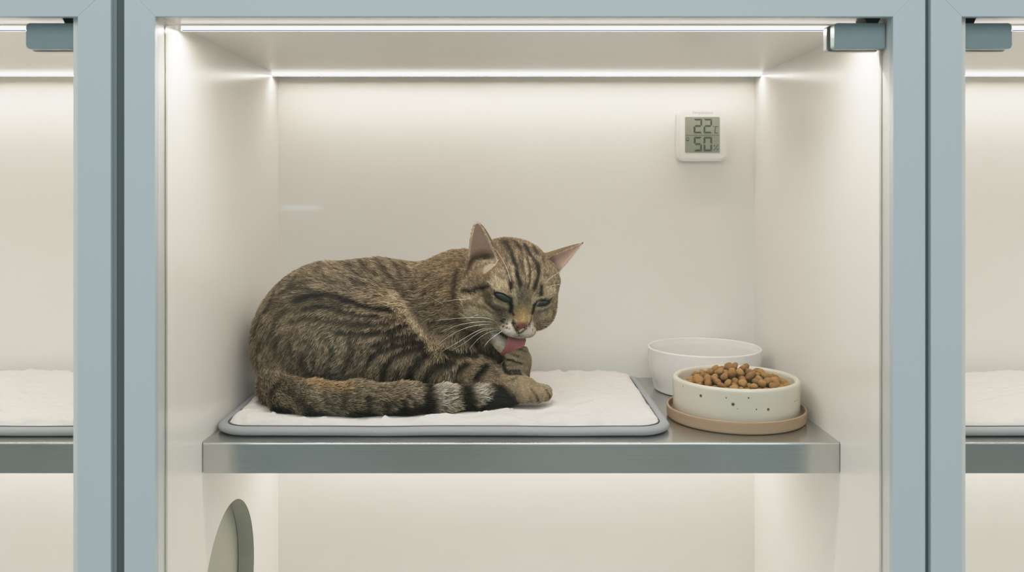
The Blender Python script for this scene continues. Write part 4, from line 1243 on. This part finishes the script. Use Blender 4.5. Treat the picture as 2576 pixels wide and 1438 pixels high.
def fit_surface(px, py):
    h = hit(px, py)
    return h if h is not None else W(px, py, 1.16)
M['eye'] = plain('dark_green_eye', (0.022, 0.028, 0.022, 1), 0.3, spec=0.2)
M['eyelid'] = plain('black_eye_rim', (0.010, 0.009, 0.008, 1), 0.8, spec=0.08)
M['nose'] = plain('brick_pink_nose', (0.165, 0.060, 0.040, 1), 0.6, spec=0.25, bump=((1500, 1500, 1500), .0002))
M['tongue'] = plain('pink_tongue', (0.36, 0.105, 0.115, 1), 0.45, noise=((400, 400, 400), .12), bump=((1800, 1800, 1800), .0004))
M['whisker'] = plain('white_whisker', (0.80, 0.76, 0.70, 1), 0.5)
for (ex, ey, ew, eh, ang), c3 in zip(EYES, E3):
    a = math.radians(ang)
    s_ = c3[1] / F
    right_ = np.array([math.cos(a), 0, -math.sin(a)])
    nrm_ = np.array(BVH.find_nearest(Vector(c3))[1]); 
    if nrm_ @ (np.array([0, 0, CZ]) - c3) < 0: nrm_ = -nrm_
    up_ = np.cross(right_, np.array([0, 1.0, 0])); up_ /= np.linalg.norm(up_)
    if up_[2] < 0: up_ = -up_
    def almond(kx, ky, z, m_=28):
        out = []
        for q in range(m_):
            t = 2 * math.pi * q / m_
            cx_ = math.cos(t); sy_ = math.sin(t)
            yy = math.copysign(abs(sy_) ** 1.15, sy_)
            out.append(c3 + right_ * cx_ * ew / 2 * s_ * kx + up_ * yy * eh / 2 * s_ * ky + nrm_ * z)
        return out
    eye = link('eye', surf_mesh([almond(1.0, 1.0, -.004), almond(1.0, 1.0, .0004), almond(.86, .84, .0012), almond(.6, .6, .0018), almond(.25, .25, .0021)]), M['eye'], cat, True)
    rim_pts = almond(1.06, 1.12, .0010, 36)
    rim = link('eye_rim', tube_mesh(rim_pts, 0.0009, 8, True), M['eyelid'], eye, True)
# nose leather: a rounded triangle over the muzzle
n0 = NOSE3
nn = hf * .45 + np.array([0, -1, .1]) * .55; nn /= np.linalg.norm(nn)
def nose_ring(k, z):
    pts_ = []
    for q in range(30):
        t = 2 * math.pi * q / 30
        x = math.cos(t) * (1.0 + .0 * math.sin(t)); y = math.sin(t)
        w_ = (0.32 + 0.68 * (y + 1) / 2)
        pts_.append(n0 + hr * x * w_ * .0106 * k + hu * (y * .0074 - .0010) * k + nn * z)
    return pts_
nose = link('nose', surf_mesh([nose_ring(1.0, -.0045), nose_ring(1.0, .0002), nose_ring(.88, .0010), nose_ring(.5, .0014), nose_ring(.1, .0015)]), M['nose'], cat, True)
for s in (-1, 1):
    c0 = n0 + hr * s * .0044 + hu * -.0006 + nn * .0013
    link('nostril', tube_mesh([c0 + hr * s * -.0012 + hu * .0014, c0, c0 + hr * s * .0018 + hu * -.0003], [.0003, .0007, .0004], 8), M['eyelid'], nose, True)
# tongue, out of the mouth and over the top of the paw
tp = [(1303, 838, 1.1800, 20, 4), (1302, 847, 1.1740, 24, 5), (1299, 857, 1.1700, 26, 5), (1294, 866, 1.1710, 24, 4.5), (1284, 874, 1.1730, 17, 4), (1273, 883, 1.1770, 10, 3.5), (1262, 892, 1.1820, 4.5, 2.5)]
tpts = [W(a, b_, y) for a, b_, y, _, _ in tp]
link('tongue', tube_mesh(tpts, [(px_r(w_, 1.17), px_r(t_, 1.17)) for *_, w_, t_ in tp], 20, flat=(hr, 1)), M['tongue'], cat, True)

WH = [([(530, 745), (440, 728), (350, 728), (235, 737), (118, 748)], 1.0), ([(520, 757), (430, 757), (350, 765), (260, 785), (165, 825)], 1.0), ([(522, 772), (430, 778), (340, 797), (240, 840), (135, 915)], 1.1),
      ([(525, 797), (440, 808), (370, 840), (270, 900), (165, 960)], 1.2), ([(528, 800), (450, 818), (390, 850), (330, 895), (230, 955)], 1.0), ([(552, 812), (490, 828), (430, 862), (390, 900), (352, 945)], 1.0), ([(582, 818), (540, 845), (500, 875), (470, 905), (455, 935)], .9),
      ([(838, 772), (880, 768), (930, 769), (1000, 774)], .55), ([(845, 780), (900, 784), (950, 806), (1000, 848)], .7), ([(842, 790), (870, 800), (900, 822), (925, 860)], .5), ([(838, 782), (890, 782), (960, 796), (1030, 806)], .5),
      ([(640, 490), (622, 425), (590, 350), (550, 285), (515, 245)], .9), ([(868, 498), (900, 465), (945, 432), (990, 405)], .9), ([(878, 528), (910, 513), (950, 504), (985, 506)], .7), ([(370, 600), (290, 603), (205, 616)], .7), ([(420, 705), (370, 725), (320, 755)], .5), ([(180, 640), (130, 612), (85, 582)], .5)]
for pl, wk in WH:
    pp = [(1050 + a * .3686, 530 + b_ * .3686) for a, b_ in pl]
    r0 = hit(*pp[0])
    if r0 is None: continue
    Y0 = r0[1]
    mtx = []
    for k, q in enumerate(pp):
        Yk = Y0 - 0.0035 - 0.010 * math.sin(min(1, k / (len(pp) - 1)) * 1.3) if k else Y0 + .001
        p3 = W(q[0], q[1], Yk)
        mtx.append(p3)
    # smooth the polyline
    fine = []
    for k in range(len(mtx) - 1):
        p0, p1, p2, p3 = mtx[max(k - 1, 0)], mtx[k], mtx[k + 1], mtx[min(k + 2, len(mtx) - 1)]
        for q in range(6):
            t = q / 6
            fine.append(.5 * ((2 * p1) + (-p0 + p2) * t + (2 * p0 - 5 * p1 + 4 * p2 - p3) * t * t + (-p0 + 3 * p1 - 3 * p2 + p3) * t ** 3))
    fine.append(mtx[-1])
    nf = len(fine)
    link('whisker', tube_mesh(fine, [0.00040 * wk * (1 - .8 * k / (nf - 1)) for k in range(nf)], 6), M['whisker'], cat, True)

# the pad sinks under the cat's weight
foot = CV[CV[:, 2] < ZM + 0.010]
cell = 0.004
occ = {}
for p in foot: occ[(int(round(p[0] / cell)), int(round(p[1] / cell)))] = True
near = set()
for (i, j) in occ:
    for a in (-1, 0, 1):
        for b_ in (-1, 0, 1): near.add((i + a, j + b_))
for o in bpy.data.objects:
    if o.type == 'MESH' and o.name.startswith('pad') and 'under' in o.parent['label']:
        me = o.data
        co_ = np.zeros(len(me.vertices) * 3); me.vertices.foreach_get('co', co_); co_ = co_.reshape(-1, 3)
        L0 = np.array(ORIGIN[o.parent.name][:])
        wv = co_ + L0
        for i, p in enumerate(wv):
            if p[2] > ZM - 0.0004 and (int(round(p[0] / cell)), int(round(p[1] / cell))) in near: co_[i, 2] = ZM - 0.0004 - L0[2]
        me.vertices.foreach_set('co', co_.ravel()); me.update()
# ================================================================ light, world, camera
w = bpy.data.worlds.new('room')
SC.world = w
w.use_nodes = True
nt = w.node_tree
bg = nt.nodes['Background']
tc = N(nt, 'ShaderNodeTexCoord')
sp = N(nt, 'ShaderNodeSeparateXYZ')
nt.links.new(tc.outputs['Generated'], sp.inputs[0])
rp = N(nt, 'ShaderNodeValToRGB')
mr = N(nt, 'ShaderNodeMapRange'); mr.inputs['From Min'].default_value = -1; mr.inputs['From Max'].default_value = 1
nt.links.new(sp.outputs['Z'], mr.inputs['Value'])
nt.links.new(mr.outputs[0], rp.inputs['Fac'])
el = rp.color_ramp.elements
el[0].position = 0.0; el[0].color = (0.16, 0.18, 0.18, 1)
el[1].position = 1.0; el[1].color = (0.95, 1.0, 1.02, 1)
for p, c in ((0.42, (0.22, 0.27, 0.27, 1)), (0.55, (0.34, 0.40, 0.41, 1)), (0.72, (0.80, 0.88, 0.92, 1))):
    e = el.new(p); e.color = c
# upright noise bands added to the world for the brushed steel to reflect
nz = N(nt, 'ShaderNodeTexNoise', noise_dimensions='1D'); nz.inputs['Scale'].default_value = 6.0; nz.inputs['Detail'].default_value = 1
nt.links.new(sp.outputs['X'], nz.inputs['W'])
mb = N(nt, 'ShaderNodeMapRange'); mb.inputs['From Min'].default_value = 0.35; mb.inputs['From Max'].default_value = 0.65
mb.inputs['To Min'].default_value = 0.40; mb.inputs['To Max'].default_value = 1.75
nt.links.new(nz.outputs['Fac'], mb.inputs['Value'])
mm = N(nt, 'ShaderNodeVectorMath', operation='SCALE')
nt.links.new(rp.outputs['Color'], mm.inputs[0]); nt.links.new(mb.outputs[0], mm.inputs['Scale'])
n3 = N(nt, 'ShaderNodeTexNoise', noise_dimensions='1D'); n3.inputs['Scale'].default_value = 4.0; n3.inputs['Detail'].default_value = 1
ad3 = N(nt, 'ShaderNodeMath', operation='ADD'); ad3.inputs[1].default_value = 7.3
nt.links.new(sp.outputs['X'], ad3.inputs[0]); nt.links.new(ad3.outputs[0], n3.inputs['W'])
tn3 = N(nt, 'ShaderNodeMix', data_type='RGBA'); tn3.inputs['A'].default_value = (0.90, 1.06, 1.02, 1); tn3.inputs['B'].default_value = (1.10, 0.98, 0.88, 1)
m3 = N(nt, 'ShaderNodeMapRange'); m3.inputs['From Min'].default_value = 0.4; m3.inputs['From Max'].default_value = 0.62
nt.links.new(n3.outputs['Fac'], m3.inputs['Value']); nt.links.new(m3.outputs[0], tn3.inputs['Factor'])
mv = N(nt, 'ShaderNodeVectorMath', operation='MULTIPLY')
nt.links.new(mm.outputs[0], mv.inputs[0]); nt.links.new(tn3.outputs['Result'], mv.inputs[1])
# a narrow bluish window far off in the room, mirrored faintly in the door glass
def band(sock, c_, half, soft):
    a_ = N(nt, 'ShaderNodeMath', operation='SUBTRACT'); a_.inputs[1].default_value = c_; nt.links.new(sock, a_.inputs[0])
    b2 = N(nt, 'ShaderNodeMath', operation='ABSOLUTE'); nt.links.new(a_.outputs[0], b2.inputs[0])
    r2_ = N(nt, 'ShaderNodeMapRange', interpolation_type='SMOOTHSTEP'); r2_.inputs['From Min'].default_value = half + soft; r2_.inputs['From Max'].default_value = max(half - soft, 0)
    nt.links.new(b2.outputs[0], r2_.inputs['Value'])
    return r2_.outputs[0]
k1 = N(nt, 'ShaderNodeMath', operation='MULTIPLY'); nt.links.new(band(sp.outputs['X'], -0.2160, 0.019, 0.008), k1.inputs[0]); nt.links.new(band(sp.outputs['Z'], -0.0221, 0.0022, 0.0022), k1.inputs[1])
ly = N(nt, 'ShaderNodeMath', operation='LESS_THAN'); ly.inputs[1].default_value = 0.0; nt.links.new(sp.outputs['Y'], ly.inputs[0])
k2 = N(nt, 'ShaderNodeMath', operation='MULTIPLY'); nt.links.new(k1.outputs[0], k2.inputs[0]); nt.links.new(ly.outputs[0], k2.inputs[1])
k3 = N(nt, 'ShaderNodeMix', data_type='RGBA'); k3.inputs['B'].default_value = (5.0, 6.2, 8.5, 1)
nt.links.new(k2.outputs[0], k3.inputs['Factor']); nt.links.new(mv.outputs[0], k3.inputs['A'])
nt.links.new(k3.outputs['Result'], bg.inputs['Color'])
bg.inputs['Strength'].default_value = 0.62

def area(name, loc, rot, sx, sy, power, col):
    l = bpy.data.lights.new(name, 'AREA'); l.shape = 'RECTANGLE'; l.size = sx; l.size_y = sy; l.energy = power; l.color = col
    o = bpy.data.objects.new(name, l); C.objects.link(o); o.location = loc; o.rotation_euler = rot
    return o
area('room_ceiling_light', (0.0, -0.9, 2.6), (math.radians(28), 0, 0), 2.4, 1.2, 26, (0.90, 0.97, 1.0))

cam = bpy.data.cameras.new('camera')
cam.sensor_fit = 'HORIZONTAL'; cam.sensor_width = 36
cam.lens = F / 2576 * 36
cam.shift_x = (1288 - VX) / 2576
cam.shift_y = -(719 - VY) / 2576
cam.clip_start = 0.01
cam.dof.use_dof = True; cam.dof.focus_distance = 1.20; cam.dof.aperture_fstop = 6.3
co = bpy.data.objects.new('camera', cam)
C.objects.link(co)
co.location = (0, 0, CZ); co.rotation_euler = (math.pi / 2, 0, 0)
SC.camera = co
